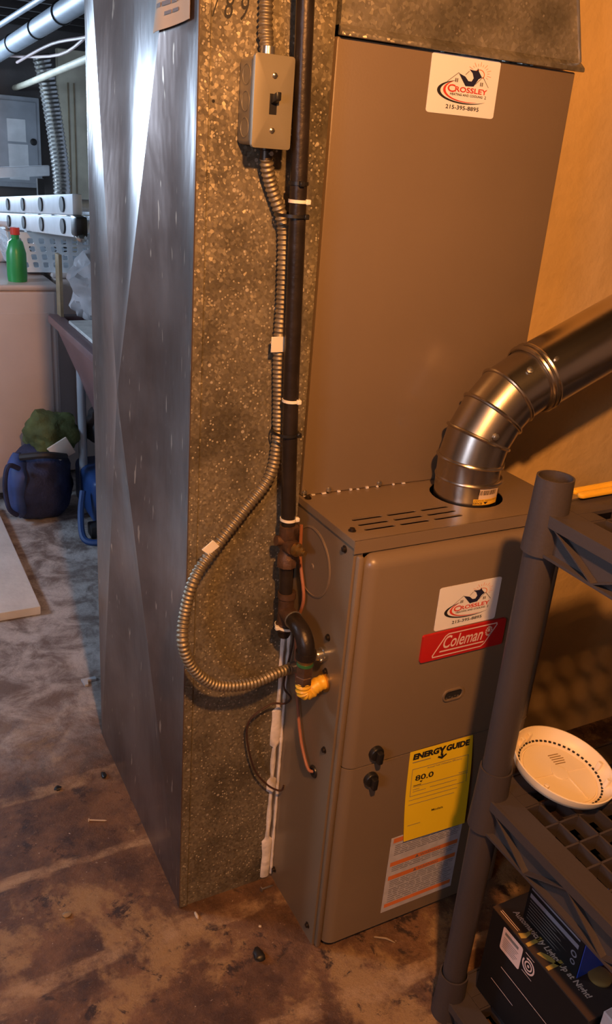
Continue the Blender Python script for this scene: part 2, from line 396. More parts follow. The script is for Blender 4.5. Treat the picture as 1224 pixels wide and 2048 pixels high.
ud = door(SPL+.0015, H-.024, True).build('burner_door', M['paint'], F)
ld = door(.014, SPL-.0015, False).build('blower_door', M['paint'], F)
B(.003, .0135, -.012, 0, .002, H-.024).bevel(.004, 2).build('door_edge_flange', M['paint'], F)
# door knobs
for d_, x, z in ((ud, .0715, .4425), (ld, .0675, .389)):
    k = MB().lathe([(.0135, 0), (.0135, .006), (.012, .0085), (0.0085, .0095)], (x, DY, z), (0, -1, 0), 20).build('knob', M['black'], d_)
    MB().prism([(x-.0045, DY-.009, z-.0125), (x+.0045, DY-.009, z-.0125), (x+.0055, DY-.009, z+.0095), (x-.0055, DY-.009, z+.0095)], (0, -.011, 0)).bevel(.002, 2).build('knob_grip', M['black'], d_)
# sight opening
op = MB().plate(rrect(.1965, .2405, .511, .534, .011, 6), [rrect(.1995, .2375, .514, .531, .008, 6)], .003, lambda a, b, t: (a, DY-.003+t, b))
op.build('sight_glass_rim', M['paint'], ud)
MB().plate(rrect(.1995, .2375, .514, .531, .008, 6), [], .001, lambda a, b, t: (a, DY-.0006+t, b)).build('sight_opening', M['dark_in'], ud)
bits = MB()
for i in range(5): bits.blob((.206+i*.006, DY-.001, .5165+.0015*(i % 2)), (.0022, .001, .0016), i, n=1)
bits.build('burner_parts', M['zinc'], ud)
# company sticker (used on the furnace and on the coil case)
def company_sticker(parent, x0, x1, z0, z1, y, slantz=0):
    w_ = x1-x0; h_ = z1-z0
    fr = lambda a, b, t=0: (x0+a*w_, y-t, z0+b*h_+slantz*a)
    st = MB().plate([((p-0)/1, q) for p, q in [(u*1.0, v_*1.0) for u, v_ in rrect(0, 1, 0, 1, .045, 4)]], [], .0008, lambda a, b, t: fr(a, b, t)).build('company_sticker', M['sticker'], parent)
    T = .0012
    f2 = lambda a, b: fr(a, b, T); f3 = lambda a, b: fr(a, b, T+.0003)
    m = MB(); m.poly([f2(*p) for p in ((.41, .71), (.5, .67), (.555, .60), (.6, .60), (.625, .66), (.60, .74), (.55, .80), (.60, .79), (.66, .79), (.67, .84), (.69, .78), (.745, .69), (.70, .655), (.64, .52), (.52, .51))])
    m.build('roof_print', M['navy_ink'], st)
    m = MB()
    def line(m, p, q, t=.008, f=f2):
        p = V(p); q = V(q); d = (q-p).normalized(); nn = V((-d.y, d.x))*t*.5
        m.poly([f(*(p+nn)), f(*(q+nn)), f(*(q-nn)), f(*(p-nn))])
    for p, q in (((.25, .55), (.40, .72)), ((.40, .72), (.52, .52)), ((.66, .56), (.76, .70)), ((.76, .70), (.86, .53)), ((.5, .7), (.55, .77))): line(m, p, q, .009)
    for cx, cz in ((.36, .56), (.73, .54)):
        for k in (0, 1): m.poly([f2(cx+k*.026, cz), f2(cx+k*.026+.018, cz), f2(cx+k*.026+.018, cz+.065), f2(cx+k*.026, cz+.065)])
    m.build('house_print', M['grey_ink'], st)
    def swoosh(name, mt, cx, cz, rx, rz, a0, a1, tw):
        mm = MB(); pts = []; pin = []
        for i in range(25):
            t = i/24; a = math.radians(a0+(a1-a0)*t); k = tw*math.sin(math.pi*t)**.8
            pts.append(f2(cx+rx*math.cos(a), cz+rz*math.sin(a))); pin.append(f2(cx+(rx-k*(1.2-t*.9))*math.cos(a), cz+(rz-k*.5)*math.sin(a)))
        mm.add(pts+pin, [(i, i+1, 26+i, 25+i) for i in range(24)]); mm.build(name, mt, st)
    swoosh('black_swoosh', M['ink'], .53, .40, .41, .2, 110, 320, .06)
    swoosh('red_swoosh', M['red_ink'], .55, .42, .345, .19, 125, 300, .045)
    m = MB()
    for i in range(13):
        a = math.radians(-25+i*16); line(m, (.70+.115*math.cos(a), .745+.125*math.sin(a)), (.70+(.15+.03*(i % 2))*math.cos(a), .745+(.17+.03*(i % 2))*math.sin(a)), .006)
    for i in range(10):
        a = math.radians(-40+i*18); a2 = math.radians(-40+i*18+18); line(m, (.70+.075*math.cos(a), .73+.085*math.sin(a)), (.70+.075*math.cos(a2), .73+.085*math.sin(a2)), .012)
    m.build('sun_print', M['orange_ink'], st)
    m = MB(); text(m, 'C', f3, .265, .375, .385, .515, 0, .02); text(m, 'ROSSLEY', f3, .375, .85, .40, .49, 0, .02); m.build('name_print', M['red_ink'], st)
    m = MB(); text(m, 'HEATING AND COOLING', f3, .31, .79, .335, .375, 0, .01); text(m, '2', f3, .82, .845, .33, .38); text(m, '215-395-8895', f3, .27, .76, .10, .17, 0, .01); m.build('phone_print', M['ink'], st)
    return st
company_sticker(ud, .1555, .2815, .6605, .7405, DY)
# red name plate
np_ = MB().plate(rrect(.134, .306, .6065, .658, .004), [], .004, lambda a, b, t: (a, DY-t, b)).build('name_plate', M['red_plate'], ud)
PY = DY-.0046
fp = lambda a, b: (a, PY, b)
m = MB()
def outline(mb, pts, t, fr):
    n = len(pts); P = [V(p) for p in pts]; c = sum(P, V((0, 0)))/n; inn = []
    for i in range(n):
        d1 = (P[i]-P[i-1]).normalized(); d2 = (P[(i+1) % n]-P[i]).normalized(); n1 = V((-d1.y, d1.x)); n2 = V((-d2.y, d2.x)); b = (n1+n2).normalized(); b *= t/max(.4, b.dot(n1)); inn.append(P[i]+b)
    mb.add([fr(*p) for p in P]+[fr(*p) for p in inn], [(i, (i+1) % n, n+(i+1) % n, n+i) for i in range(n)])
outline(m, [(.1575, .6115), (.258, .6115), (.2655, .6165), (.2875, .6495), (.286, .654), (.1845, .654), (.178, .650), (.156, .616)], .0022, fp)
m.poly([fp(.170, .6195), fp(.262, .6195), fp(.264, .6222), fp(.1715, .6222)])
text(m, 'Coleman', fp, .1765, .2585, .6255, .6495, .28, .012)
for i in range(12):
    a = math.radians(i*30); a2 = a+math.radians(22)
    m.poly([fp(.2705+.0045*math.cos(a), .640+.0062*math.sin(a)), fp(.2705+.0075*math.cos(a), .640+.0098*math.sin(a)), fp(.2705+.0075*math.cos(a2), .640+.0098*math.sin(a2)), fp(.2705+.0045*math.cos(a2), .640+.0062*math.sin(a2))])
m.poly([fp(.2675, .6385), fp(.2735, .6385), fp(.2725, .645), fp(.2685, .645)])
m.build('name_lettering', M['pink_label'], np_)
# yellow energy label: sheet hanging with a slight curl
def curl(a, b): # a 0..1 across, b 0 top..1 bottom
    return DY-.0012-.010*max(0, b-.45)**1.6*(1+.8*a) - .004*math.sin(math.pi*b)*a
def fe(a, b, t=0):
    return (.145+a*.137+.013*b+.004*math.sin(b*3)*(a-.5), curl(a, b)-t, .4205-.003*a-b*.2045)
sheet = MB(); nx, nz = 8, 16
sheet.add([fe(i/nx, j/nz, t) for t in (0, .0004) for j in range(nz+1) for i in range(nx+1)], [tuple(k*153+q for q in (j*9+i, j*9+i+1, (j+1)*9+i+1, (j+1)*9+i)) for k in (0, 1) for j in range(nz) for i in range(nx)])
sheet.sm = True
el = sheet.build('energy_label', M['energy'], ld)
fE = lambda a, b: fe(a, 1-b, .0009)
m = MB(); text(m, 'ENERG', fE, .05, .46, .905, .97, .1, .06); text(m, 'Y', fE, .45, .57, .875, .97, .1, .06); text(m, 'GUIDE', fE, .57, .95, .905, .97, .1, .06)
m.poly([fE(.44, .862), fE(.51, .835), fE(.585, .87), fE(.575, .885), (fE(.51, .862)), fE(.45, .878)]); m.poly([fE(.495, .85), fE(.525, .85), fE(.53, .89), fE(.5, .89)])
m.build('heading_print', M['ink'], el)
m = MB(); text(m, '80.0', fE, .12, .40, .665, .725, 0, .02); m.poly([fE(.19, .655), fE(.24, .655), fE(.215, .635)]); m.poly([fE(.1, .612), fE(.22, .612), fE(.22, .619), fE(.1, .619)])
m.build('rating_print', M['ink'], el)
m = MB(); text(m, 'Models', fE, .42, .6, .265, .29, 0, .01); m.build('maker_print', M['ink'], el)
m = MB()
text(m, 'Annual Fuel Utilization Efficiency', fE, .29, .84, .765, .79); m.poly([fE(.05, .874), fE(.33, .874), fE(.33, .882), fE(.05, .882)])
for b0, a0, a1 in ((.60, .1, .95), (.80, .06, .94), (.545, .1, .3), (.57, .1, .2), (.55, .36, .78), (.455, .05, .8), (.405, .05, .76), (.17, .05, .25), (.62, .8, .95), (.50, .06, .9)):
    m.poly([fE(a0, b0), fE(a1, b0), fE(a1, b0+.005), fE(a0, b0+.005)])
for a0 in (.06, .935): m.poly([fE(a0, .5), fE(a0+.006, .5), fE(a0+.006, .8), fE(a0, .8)])
m.build('small_print', M['grey_ink'], el)
# silver warning label
wl_ = MB().plate([(.1335, .0435), (.298, .0435), (.298, .228), (.1335, .228)], [], .0006, lambda a, b, t: (a, DY-t, b)).build('warning_label', M['warn'], ld)
fw = lambda a, b: (.1335+a*.1645, DY-.001, .0435+b*.1845); fw2 = lambda a, b: (.1335+a*.1645, DY-.0013, .0435+b*.1845)
m = MB()
for b0, b1 in ((.93, .99), (.62, .675), (.435, .49), (.06, .11)): m.poly([fw(.03, b0), fw(.97, b0), fw(.97, b1), fw(.03, b1)])
m.build('orange_band', M['orange_ink'], wl_)
m = MB()
for b0 in (.63, .445): text(m, 'WARNING', fw2, .44, .72, b0, b0+.035); m.poly([fw2(.37, b0), fw2(.42, b0), fw2(.395, b0+.04)])
random.seed(2)
for b0 in [.89, .865, .84, .815, .79, .765, .6, .575, .55, .41, .385, .36, .335, .3, .275, .25, .22, .19, .16, .13]:
    a0 = .06; 
    while a0 < .9:
        q = random.uniform(.04, .16); m.poly([fw2(a0, b0), fw2(min(.95, a0+q), b0), fw2(min(.95, a0+q), b0+.007), fw2(a0, b0+.007)]); a0 += q+.02
m.build('small_print', M['grey_ink'], wl_)
m = MB(); text(m, 'C R US', fw2, .36, .8, .90, .96, 0, .02); m.build('approval_mark', M['ink'], wl_)
# left side details: round knockout, screws, grommet, connectors
MB().lathe([(.0605, 0), (.0605, .0012), (.0575, .002), (.0565, .0008), (.0001, .0008)], (0, .121, .745), (-1, 0, 0), 40, cap=False).build('round_knockout', M['paint'], F)
MB().lathe([(.005, 0), (.004, .0016), (.0001, .0012)], (-.0008, .118, .738), (-1, 0, 0), 14, cap=False).build('knockout_dimple', M['paint'], F)
sc = None
for y, z in ((.026, .812), (.048, .6425), (.0452, .579), (.025, .434), (.02, .03), (.165, .03)):
    if sc is None:
        sc = MB().lathe([(.0062, 0), (.0062, .0012), (.0042, .0014), (.0042, .0045), (.003, .005)], (0, 0, 0), (-1, 0, 0), 12).build('screw', M['screw'], F, local=True); s_ = sc
    else: s_ = sc.copy(); C.objects.link(s_)
    s_.location = (0, y, z)
for x, y in ((.0132, .032), (W-.014, .032), (.008, .168)):
    s_ = sc.copy(); C.objects.link(s_); s_.location = (x, y, H); s_.rotation_euler = (0, math.pi/2, 0)
MB().ring((-.001, .052, .367), (1, 0, 0), .009, .003, 20).build('grommet', M['black'], F)
MB().lathe([(.0088, 0), (.0001, 0)], (-.0012, .052, .367), (-1, 0, 0), 18, cap=False).build('grommet_hole', M['dark_in'], F)
cn = MB().lathe([(.012, 0), (.012, .006), (.0095, .007), (.0095, .016), (.0085, .018), (.0001, .018)], (0, .054, .6085), (-1, 0, 0), 16).build('cable_connector', M['zinc'], F)
B(-.015, -.009, .041, .067, .6015, .6075).bevel(.0015, 1).build('clamp_bar', M['zinc'], cn)
MB().lathe([(.013, 0), (.013, .005), (.0105, .006), (.0105, .022), (.0001, .022)], (0, .130, .537), (-1, 0, 0), 16).build('cable_connector', M['zinc'], F)

# ------------------------------------------------------------------ coil case above the furnace
CC = thing('coil_case', 'plain brown coil cabinet standing on the furnace', 'air handler', (0, YD, H))
cbx = B(.001, W, YD, D, H+.0005, ZC-.002).bevel(.003, 2).build('case_body', M['paint'], CC)
company_sticker(CC, .1570, .2822, 1.4285, 1.5065, YD)
cs = None
for x in (.004, .05, .15):
    mm = MB().lathe([(.005, 0), (.004, .003), (.0015, .004)], (x+.002, YD-.001, H+.0065), (0, -1, 0), 10).build('screw', M['zinc'], CC)
sl = MB()
random.seed(8)
x = .004
while x < .2:
    q = random.uniform(.003, .008); sl.box(x, x+q, YD-.003, YD, H+.0005, H+random.uniform(.002, .004)); x += q+random.uniform(.008, .03)
sl.build('joint_sealant', M['caulk'], CC)
# supply plenum
PL = thing('supply_plenum', 'bare galvanized supply plenum above the coil cabinet', 'duct', (0, YD, ZC))
pm = MB().add([(.004, YD, ZC+.012), (W+.004, YD, ZC+.012), (W+.004, D, ZC+.012), (.004, D, ZC+.012), (.004, YD+.002, 2.15), (W-.20, YD+.002, 2.15), (W-.20, D, 2.15), (.004, D, 2.15)],
              [(0, 1, 5, 4), (1, 2, 6, 5), (2, 3, 7, 6), (3, 0, 4, 7)])
pm.build('duct_wall', M['plenum'], PL)
MB().prism([(.002, YD+.002, ZC+.014), (.002, YD-.011, ZC+.004), (.002, YD-.011, ZC-.002), (.002, YD+.002, ZC-.001)], (W+.006, 0, 0)).bevel(.0015, 2).build('bottom_flange', M['plenum'], PL)
MB().tube([(W+.004, YD-.001, ZC+.012), (W-.196, YD+.001, 2.15)], .0025, 8).build('corner_seam', M['zinc'], PL)

# ------------------------------------------------------------------ return air duct
RD = thing('return_duct', 'tall galvanized return air duct with cross-creased side', 'duct', (XL, YD, 0))
B(XL+.001, -.0035, YD, YD+.002, 0, 2.15).build('front_panel', M['galv'], RD)
# cross-broken side: raised diagonals, panel sagging in between
PCY, PCZ, PTOP = YD+DB/2+.01, .945, 1.89
def panel_x(y, z):
    u = (y-PCY)/(YD+DB-PCY if y > PCY else PCY-YD); v_ = (z-PCZ)/PCZ
    r = max(abs(u), abs(v_)); t = .5+.5*(min(abs(u), abs(v_))/r if r > 1e-6 else 0)
    k = min(1, r); hv = abs(v_) > abs(u)
    out = .028*(1-k)-(.026 if hv else .020)*math.sin(math.pi*t)*math.sin(math.pi*k)*(.5+k*.5)
    return XL-out
side = MB(); N = 26
def lerp(a, b, t): return V(a)+(V(b)-V(a))*t
cs_ = [(YD, 0), (YD+DB, 0), (YD+DB, PTOP), (YD, PTOP)]
for i in range(4):
    a, b = cs_[i], cs_[(i+1) % 4]; vs = []; fs = []
    for r in range(N+1):
        p, q = lerp((PCY, PCZ), a, r/N), lerp((PCY, PCZ), b, r/N)
        for k in range(r+1):
            pt = lerp(p, q, k/r if r else 0); vs.append((panel_x(pt.x, pt.y), pt.x, pt.y))
    idx = lambda r, k: r*(r+1)//2+k
    for r in range(N):
        for k in range(r+1):
            fs.append((idx(r, k), idx(r+1, k), idx(r+1, k+1)))
            if k < r: fs.append((idx(r, k), idx(r+1, k+1), idx(r, k+1)))
    side.add(vs, fs)
side.sm = True
side.build('side_panel', M['side'], RD, ang=60)
B(XL, XL+.002, YD, YD+DB, 1.89, 2.15).build('upper_side_panel', M['side'], RD)
B(XL, 0, YD+DB, YD+DB+.002, 0, 2.15).build('rear_panel', M['side'], RD)
B(XL-.0015, XL+.0145, YD-.0025, YD-.0002, 0, 2.15).bevel(.001, 1).build('corner_cleat', M['galv'], RD)
B(XL-.0025, XL-.0005, YD-.0025, YD+.004, 0, 2.15).build('corner_fold', M['side'], RD)
B(-.012, -.0005, YD-.0015, YD-.0002, .0, .62).build('joint_flange', M['zinc'], RD)
ck = MB(); random.seed(5)
z = .62; pts = []
while z > .002:
    wd = .0035+.0045*abs(noise.noise(V((z*15, 2, 0))))+(.006 if z < .42 and noise.noise(V((z*9, 7, 1))) > .05 else 0)
    pts.append((-.0135+.004*noise.noise(V((z*12, 5, 3)))-.002*(z < .42), z, wd)); z -= .006
n = 8
vs = []; 
for x, z, wd in pts:
    for k in range(n): a = 2*math.pi*k/n; vs.append((x+wd*math.cos(a), YD-.0015-.0045*max(-.2, math.sin(a)), z))
ck.add(vs, [(i*n+k, i*n+(k+1) % n, (i+1)*n+(k+1) % n, (i+1)*n+k) for i in range(len(pts)-1) for k in range(n)]); ck.sm = True
ck.build('sealant_bead', M['caulk'], RD)
ck2 = MB(); ck2.tube([(-.0025+.0012*noise.noise(V((i*.7, 1, 1))), YD-.003, .6-i*.012) for i in range(50)], [.0028+.0014*noise.noise(V((i*.5, 4, 1))) for i in range(50)], 8); ck2.build('sealant_bead', M['caulk'], RD)
def ftag(a, b, t=.0): y = .3114-a*.1115+.002*(1-b); z = 1.494+.011*a+b*(.106-.011*a); return (min(panel_x(y, z), XL)-.0022-.002*a-t-.004*(1-b)*(1-a), y, z)
PA = MB(); PA.add([ftag(i/6, j/6, t) for t in (0, .0006) for j in range(7) for i in range(7)], [tuple(q+k*49 for q in (j*7+i, j*7+i+1, (j+1)*7+i+1, (j+1)*7+i)) for k in (0, 1) for j in range(6) for i in range(6)])
PA.sm = True
pa = PA.build('paper_tag', M['paper'], RD)
m = MB()
for a0, a1, b0, b1 in ((.12, .26, .26, .31), (.29, .5, .26, .31), (.53, .66, .26, .31), (.69, .9, .27, .32), (.35, .52, .15, .19), (.55, .7, .15, .19), (.1, .9, .40, .41), (.1, .85, .48, .49)):
    m.poly([ftag(a0, b0, .0016), ftag(a1, b0, .0016), ftag(a1, b1, .0016), ftag(a0, b1, .0016)])
m.build('tag_print', M['grey_ink'], pa)
fm = lambda a, b: (-.18+a*.05, YD-.0006, 1.508+b*.03)
m = MB(); text(m, '/ 8 9', fm, 0, 1, 0, 1, .25); m.build('marker_writing', M['ink'], RD)
MB().lathe([(.0022, 0), (.0001, .0002)], (-.1745, YD-.0003, 1.413), (0, -1, 0), 10).build('screw_hole', M['dark_in'], RD)

# ------------------------------------------------------------------ gas pipe
G = thing('gas_pipe', 'black iron gas pipe with valve and yellow connector entering the furnace', 'pipe', (-.04, .135, .6))
gy = .135
MB().tube([(-.0925, gy, 2.15), (-.0726, gy, 1.536), (-.0617, gy, 1.235), (-.0554, gy, 1.057), (-.0476, gy, .897), (-.0425, gy, .81)], .0118, 18).build('riser', M['black_pipe'], G)
vz = .772; vx = -.0405
va = MB().lathe([(.0125, .04), (.0165, .038), (.0165, .018), (.0135, .014), (.0135, -.012), (.0165, -.016), (.0165, -.034), (.0125, -.036)], (vx, gy, vz), n=8)
va.build('valve_body', M['rust_iron'], G)
MB().tube([(vx, gy+.012, vz+.002), (vx, gy-.014, vz+.006), (vx, gy-.02, vz+.006)], [.0135, .0135, .0115], 14).build('valve_core', M['rust_iron'], G)
vs_ = MB().lathe([(.0115, 0), (.0115, .006), (.008, .008), (.008, .014), (.0045, .016), (.0045, .022)], (vx+.004, gy-.019, vz+.004), (.35, -1, 0), 12).build('valve_stem', M['brass'], G)
MB().lathe([(.0085, -.012), (.0085, .012)], (vx-.010, gy+.001, vz+.012), (-1, 0, .15), 10).build('valve_boss', M['rust_iron'], G)
tz = .652; tx = -.0355
MB().tube([(vx, gy, vz-.03), (tx-.002, gy, tz+.03)], .0112, 16).build('nipple', M['black_pipe'], G)
MB().lathe([(.0155, .036), (.0155, .026), (.0135, .024), (.0135, -.022), (.0152, -.024), (.0152, -.034)], (tx, gy, tz), n=18).build('tee', M['rust_iron'], G)
MB().lathe([(.011, -.030), (.011, -.046), (.009, -.05), (.0001, -.05)], (tx, gy, tz), n=12).build('drip_plug', M['black_pipe'], G)
ex, ey = -.040, .047
MB().tube([(tx, gy-.005, tz), (tx-.001, gy-.03, tz)], .0142, 16).build('tee_branch', M['rust_iron'], G)
MB().ring((tx-.001, gy-.031, tz), (0, 1, 0), .0135, .0025, 20).build('branch_collar', M['zinc'], G)
ep = [(tx-.001, gy-.03, tz)]+[(ex, ey+.032-.032*math.sin(a), tz+.002-.032+.032*math.cos(a)) for a in [math.radians(q) for q in range(0, 91, 10)]]
MB().tube(ep, .0145, 18).build('elbow', M['black_pipe'], G)
MB().lathe([(.0172, .006), (.0172, -.006)], (ex, ey, tz-.032), n=20).build('elbow_collar', M['black_pipe'], G)
MB().lathe([(.0135, 0), (.0135, -.010)], (ex, ey, tz-.038), n=18).build('brass_band', M['brass'], G)
MB().lathe([(.0141, 0), (.0141, -.0055)], (ex, ey, tz-.0455), n=18).build('green_band', M['green_tape'], G)
MB().lathe([(.0145, 0), (.0145, -.018), (.012, -.019), (.0145, -.021), (.0145, -.034), (.0125, -.036)], (ex, ey, tz-.051), n=6).build('flare_nut', M['rust_iron'], G)
yp = spline([(ex, ey, tz-.084), (ex, ey-.001, tz-.097), (ex+.003, ey-.002, tz-.104), (ex+.012, ey-.003, tz-.104), (ex+.022, ey-.003, tz-.096), (-.001, ey-.002, tz-.092)], 8)
yr = [.0125+.0008*math.sin(i*1.55) for i in range(len(yp))]
MB().tube(yp, yr, 18).build('flexible_connector', M['yellow'], G)
MB().lathe([(.018, 0), (.018, .003), (.0001, .003)], (-.0005, ey-.002, tz-.092), (-1, 0, 0), 20).build('entry_ring', M['brass'], G)

# ------------------------------------------------------------------ armored cables and the switch box
def armored(path, r=.0090):
    P = resample(spline(path, 14), .00115)
    rr = [r*(1+.11*math.sin(i*2*math.pi/6)) for i in range(len(P))]
    return MB().tube(P, rr, 10)
a1 = armored([(-.118, .166, 1.95), (-.1122, .166, 1.533), (-.1112, .164, 1.50), (-.1108, .158, 1.472)])
tag(a1.build('armored_cable', M['armor'], ang=80), 'short straight armored cable rising from the top of the switch box', 'cable')
a2 = armored([(-.1055, .156, 1.351), (-.1005, .160, 1.335), (-.0891, .165, 1.3102), (-.0715, .165, 1.272), (-.0665, .165, 1.24), (-.0635, .165, 1.161), (-.0635, .165, 1.0876), (-.0575, .165, .99), (-.057, .165, .935), (-.0680, .163, .885), (-.1106, .157, .8378), (-.1592, .15, .7842), (-.1995, .135, .742), (-.2176, .128, .6831), (-.2249, .112, .6417), (-.2089, .108, .5963), (-.1692, .107, .5549), (-.106, .109, .540), (-.053, .118, .5425), (-.02, .129, .537)])
tag(a2.build('armored_cable', M['armor'], ang=80), 'long looping armored cable from the switch box to the furnace side', 'cable')
SB = thing('switch_box', 'grey steel switch box with black toggle mounted on the duct', 'switch', (-.1145, YD, 1.362))
B(-.1405, -.0895, .128, YD-.0005, 1.3645, 1.4675).bevel(.006, 3).build('box', M['box_grey'], SB)
MB().plate(rrect(-.1435, -.0885, 1.362, 1.470, .004), [rrect(-.1213, -.1107, 1.402, 1.426, .0004, 1)], .006, lambda a, b, t: (a, .1205+t, b)).bevel(.0022, 2, lambda a, b: a.y < .121 and b.y < .121 and (min(a.x, b.x) < -.13 or max(a.x, b.x) > -.1 or min(a.z, b.z) < 1.38 or max(a.z, b.z) > 1.44)).build('cover_plate', M['box_grey'], SB)
B(-.1212, -.1108, .1212, .124, 1.4022, 1.4258).build('toggle_well', M['black'], SB)
MB().prism([(-.1195, .1212, 1.414), (-.1125, .1212, 1.414), (-.1125, .1212, 1.4238), (-.1195, .1212, 1.4238)], (0.001, -.0145, .0045)).bevel(.0012, 2).build('toggle', M['black'], SB)
for z in (1.3835, 1.4465):
    s1 = MB().lathe([(.0038, 0), (.0034, .0014), (.0018, .0022), (.0001, .0024)], (-.116, .1206, z), (0, -1, 0), 14).build('screw', M['zinc'], SB)
    B(-.1192, -.1128, .1178, .1184, z-.0004, z+.0004).build('screw_slot', M['dark_in'], s1)
for z in (1.385, 1.416, 1.447):
    MB().lathe([(.0125, 0), (.0125, .0007), (.0116, .0009), (.0112, .0002), (.0001, .0002)], (-.1405, .152, z), (-1, 0, 0), 22, cap=False).build('knockout', M['box_grey'], SB)
cn = MB().lathe([(.0105, 0), (.0105, -.004), (.0088, -.005), (.0092, -.016)], (-.1062, .155, 1.364), n=14).build('cable_connector', M['screw'], SB)
MB().lathe([(.003, 0), (.003, .003)], (-.1042, .1455, 1.356), (0, -1, 0), 10).build('clamp_screw', M['zinc'], cn)
MB().lathe([(.0105, 0), (.0105, .004), (.0092, .005), (.009, .014)], (-.1108, .156, 1.4675), n=14).build('cable_connector', M['zinc'], SB)

# ------------------------------------------------------------------ cable ties and tags
def tie(lab, mt, c, ax, rx, ry, head, name='cable_tie', cat='cable tie'):
    t = thing(name, lab, cat, c, 'cable ties on the gas pipe')
    mb = MB(); n_ = 24; c = V(c)
    for i in range(n_):
        pass
    vs = []
    for i in range(n_):
        a = 2*math.pi*i/n_
        for dr, dz in ((0, -.0022), (.0014, -.0022), (.0014, .0022), (0, .0022)):
            vs.append(c+V(((rx+dr)*math.cos(a), (ry+dr)*math.sin(a), dz+ax*math.cos(a))))
    mb.add(vs, [(i*4+j, i*4+(j+1) % 4, ((i+1) % n_)*4+(j+1) % 4, ((i+1) % n_)*4+j) for i in range(n_) for j in range(4)]); mb.sm = True
    mb.build('strap', mt, t)
    h = math.radians(head); p = c+V(((rx+.002)*math.cos(h), (ry+.002)*math.sin(h), ax*math.cos(h)))
    B(p.x-.0035, p.x+.0035, p.y-.0035, p.y+.0035, p.z-.0035, p.z+.0035).bevel(.001, 1).build('head', mt, t)
def px(z):  # pipe axis
    t = [(2.15, -.0925), (1.536, -.0726), (1.235, -.0617), (1.057, -.0554), (.897, -.0476), (.81, -.0425), (.6, -.0355)]
    for (z1, x1), (z0, x0) in zip(t, t[1:]):
        if z0 <= z <= z1: return x0+(x1-x0)*(z-z0)/(z1-z0)
tie('black cable tie on bare pipe just below the switch box', M['black'], (px(1.322), gy, 1.322), .0, .0122, .0122, -100)
tie('white cable tie between the two uppermost black ties', M['white_pl'], (px(1.299), gy, 1.299), .0, .0122, .0122, -45)
tie('black cable tie binding cable to pipe under the switch box', M['black'], (px(1.28)-.004, gy+.012, 1.28), .0, .0205, .026, -60)
tie('white cable tie round the pipe halfway down, above a black one', M['white_pl'], (px(1.018), gy, 1.018), .0, .0122, .0122, -60)
tie('black cable tie where the cable leaves the pipe', M['black'], (px(.965)-.003, gy+.012, .965), .0, .019, .026, -50)
tie('white cable tie just above the rusty gas valve', M['white_pl'], (px(.822), gy, .822), .0, .0122, .0122, -30)
tie('white cable tie round the foot of the tee fitting', M['white_pl'], (tx, gy, .6225), -.003, .0158, .0158, 200)
def label_flag(lab, pts):
    o = MB().prism(pts, (0, .002, 0)).bevel(.0006, 1).build('cable_flag', M['white_pl']); tag(o, lab, 'tag', 'flags on the armored cable')
label_flag('white plastic flag on the straight run of armored cable', [(-.0825, .153, 1.087), (-.061, .153, 1.087), (-.061, .153, 1.11), (-.0825, .153, 1.11)])
label_flag('white plastic flag on the loop of armored cable', [(-.187, .140, .7865), (-.175, .140, .7755), (-.157, .140, .7885), (-.169, .140, .8005)])

# ------------------------------------------------------------------ thermostat wires
o = MB().tube(spline([(-.010, .150, .80), (-.009, .146, .738), (-.009, .124, .675), (-.010, .140, .62), (-.009, .137, .579), (-.008, .130, .53), (-.009, .1165, .478), (-.010, .090, .411), (-.009, .06, .372), (-.001, .052, .367)], 8), .0029, 8).build('control_wire', M['orange_wire'])
tag(o, 'orange-brown control wire running down into the furnace side', 'wire')
o = MB().tube(spline([(-.009, .150, .60), (-.008, .152, .565), (-.0165, .155, .5), (-.0145, .155, .475), (-.004, .150, .458), (-.015, .150, .448), (-.0421, .153, .451), (-.0799, .155, .4265), (-.0825, .157, .3834), (-.0635, .157, .3096), (-.0353, .155, .2651), (-.010, .150, .247), (-.006, .145, .262)], 8), .0019, 8).build('control_wire', M['brown_wire'])
tag(o, 'thin dark wire hanging in a loose loop by the duct corner', 'wire')

# ------------------------------------------------------------------ flue pipe
FL = thing('flue_pipe', 'shiny galvanized flue pipe with segmented elbow on the furnace', 'flue', (FX, FY, H))
R0 = .0545
def cyl_between(c0, n0, c1, n1, r, name, mt=None, n_=40):
    c0, c1, n0, n1 = V(c0), V(c1), V(n0).normalized(), V(n1).normalized(); ax = (c1-c0).normalized()
    u = V((0, 1, 0)); u = (u-ax*u.dot(ax)).normalized(); w_ = ax.cross(u); mb = MB(); v0 = []; v1 = []
    for k in range(n_):
        d = (u*math.cos(2*math.pi*k/n_)+w_*math.sin(2*math.pi*k/n_))*r
        v0.append(c0+d-ax*(d.dot(n0)/ax.dot(n0))); v1.append(c1+d-ax*(d.dot(n1)/ax.dot(n1)))
    mb.add(v0+v1, [(k, (k+1) % n_, n_+(k+1) % n_, n_+k) for k in range(n_)]); mb.sm = True
    return mb.build(name, mt or M['flue'], FL)
path = [(FX-.002, .80), (FX-.003, .902), (.2925, .9417), (.3150, .981), (.3415, 1.0105), (.3880, 1.036), (1.42, 1.498)]
dirs = []
for (x0, z0), (x1, z1) in zip(path, path[1:]): dirs.append(V((x1-x0, 0, z1-z0)).normalized())
nrm = [dirs[0]]+[(a+b).normalized() for a, b in zip(dirs, dirs[1:])]+[dirs[-1]]
for i in range(len(dirs)):
    cyl_between((path[i][0], FY, path[i][1]), nrm[i], (path[i+1][0], FY, path[i+1][1]), nrm[i+1], R0 if i < 5 else R0+.0045, 'collar' if i == 0 else ('elbow_gore' if i < 5 else 'straight_section'))
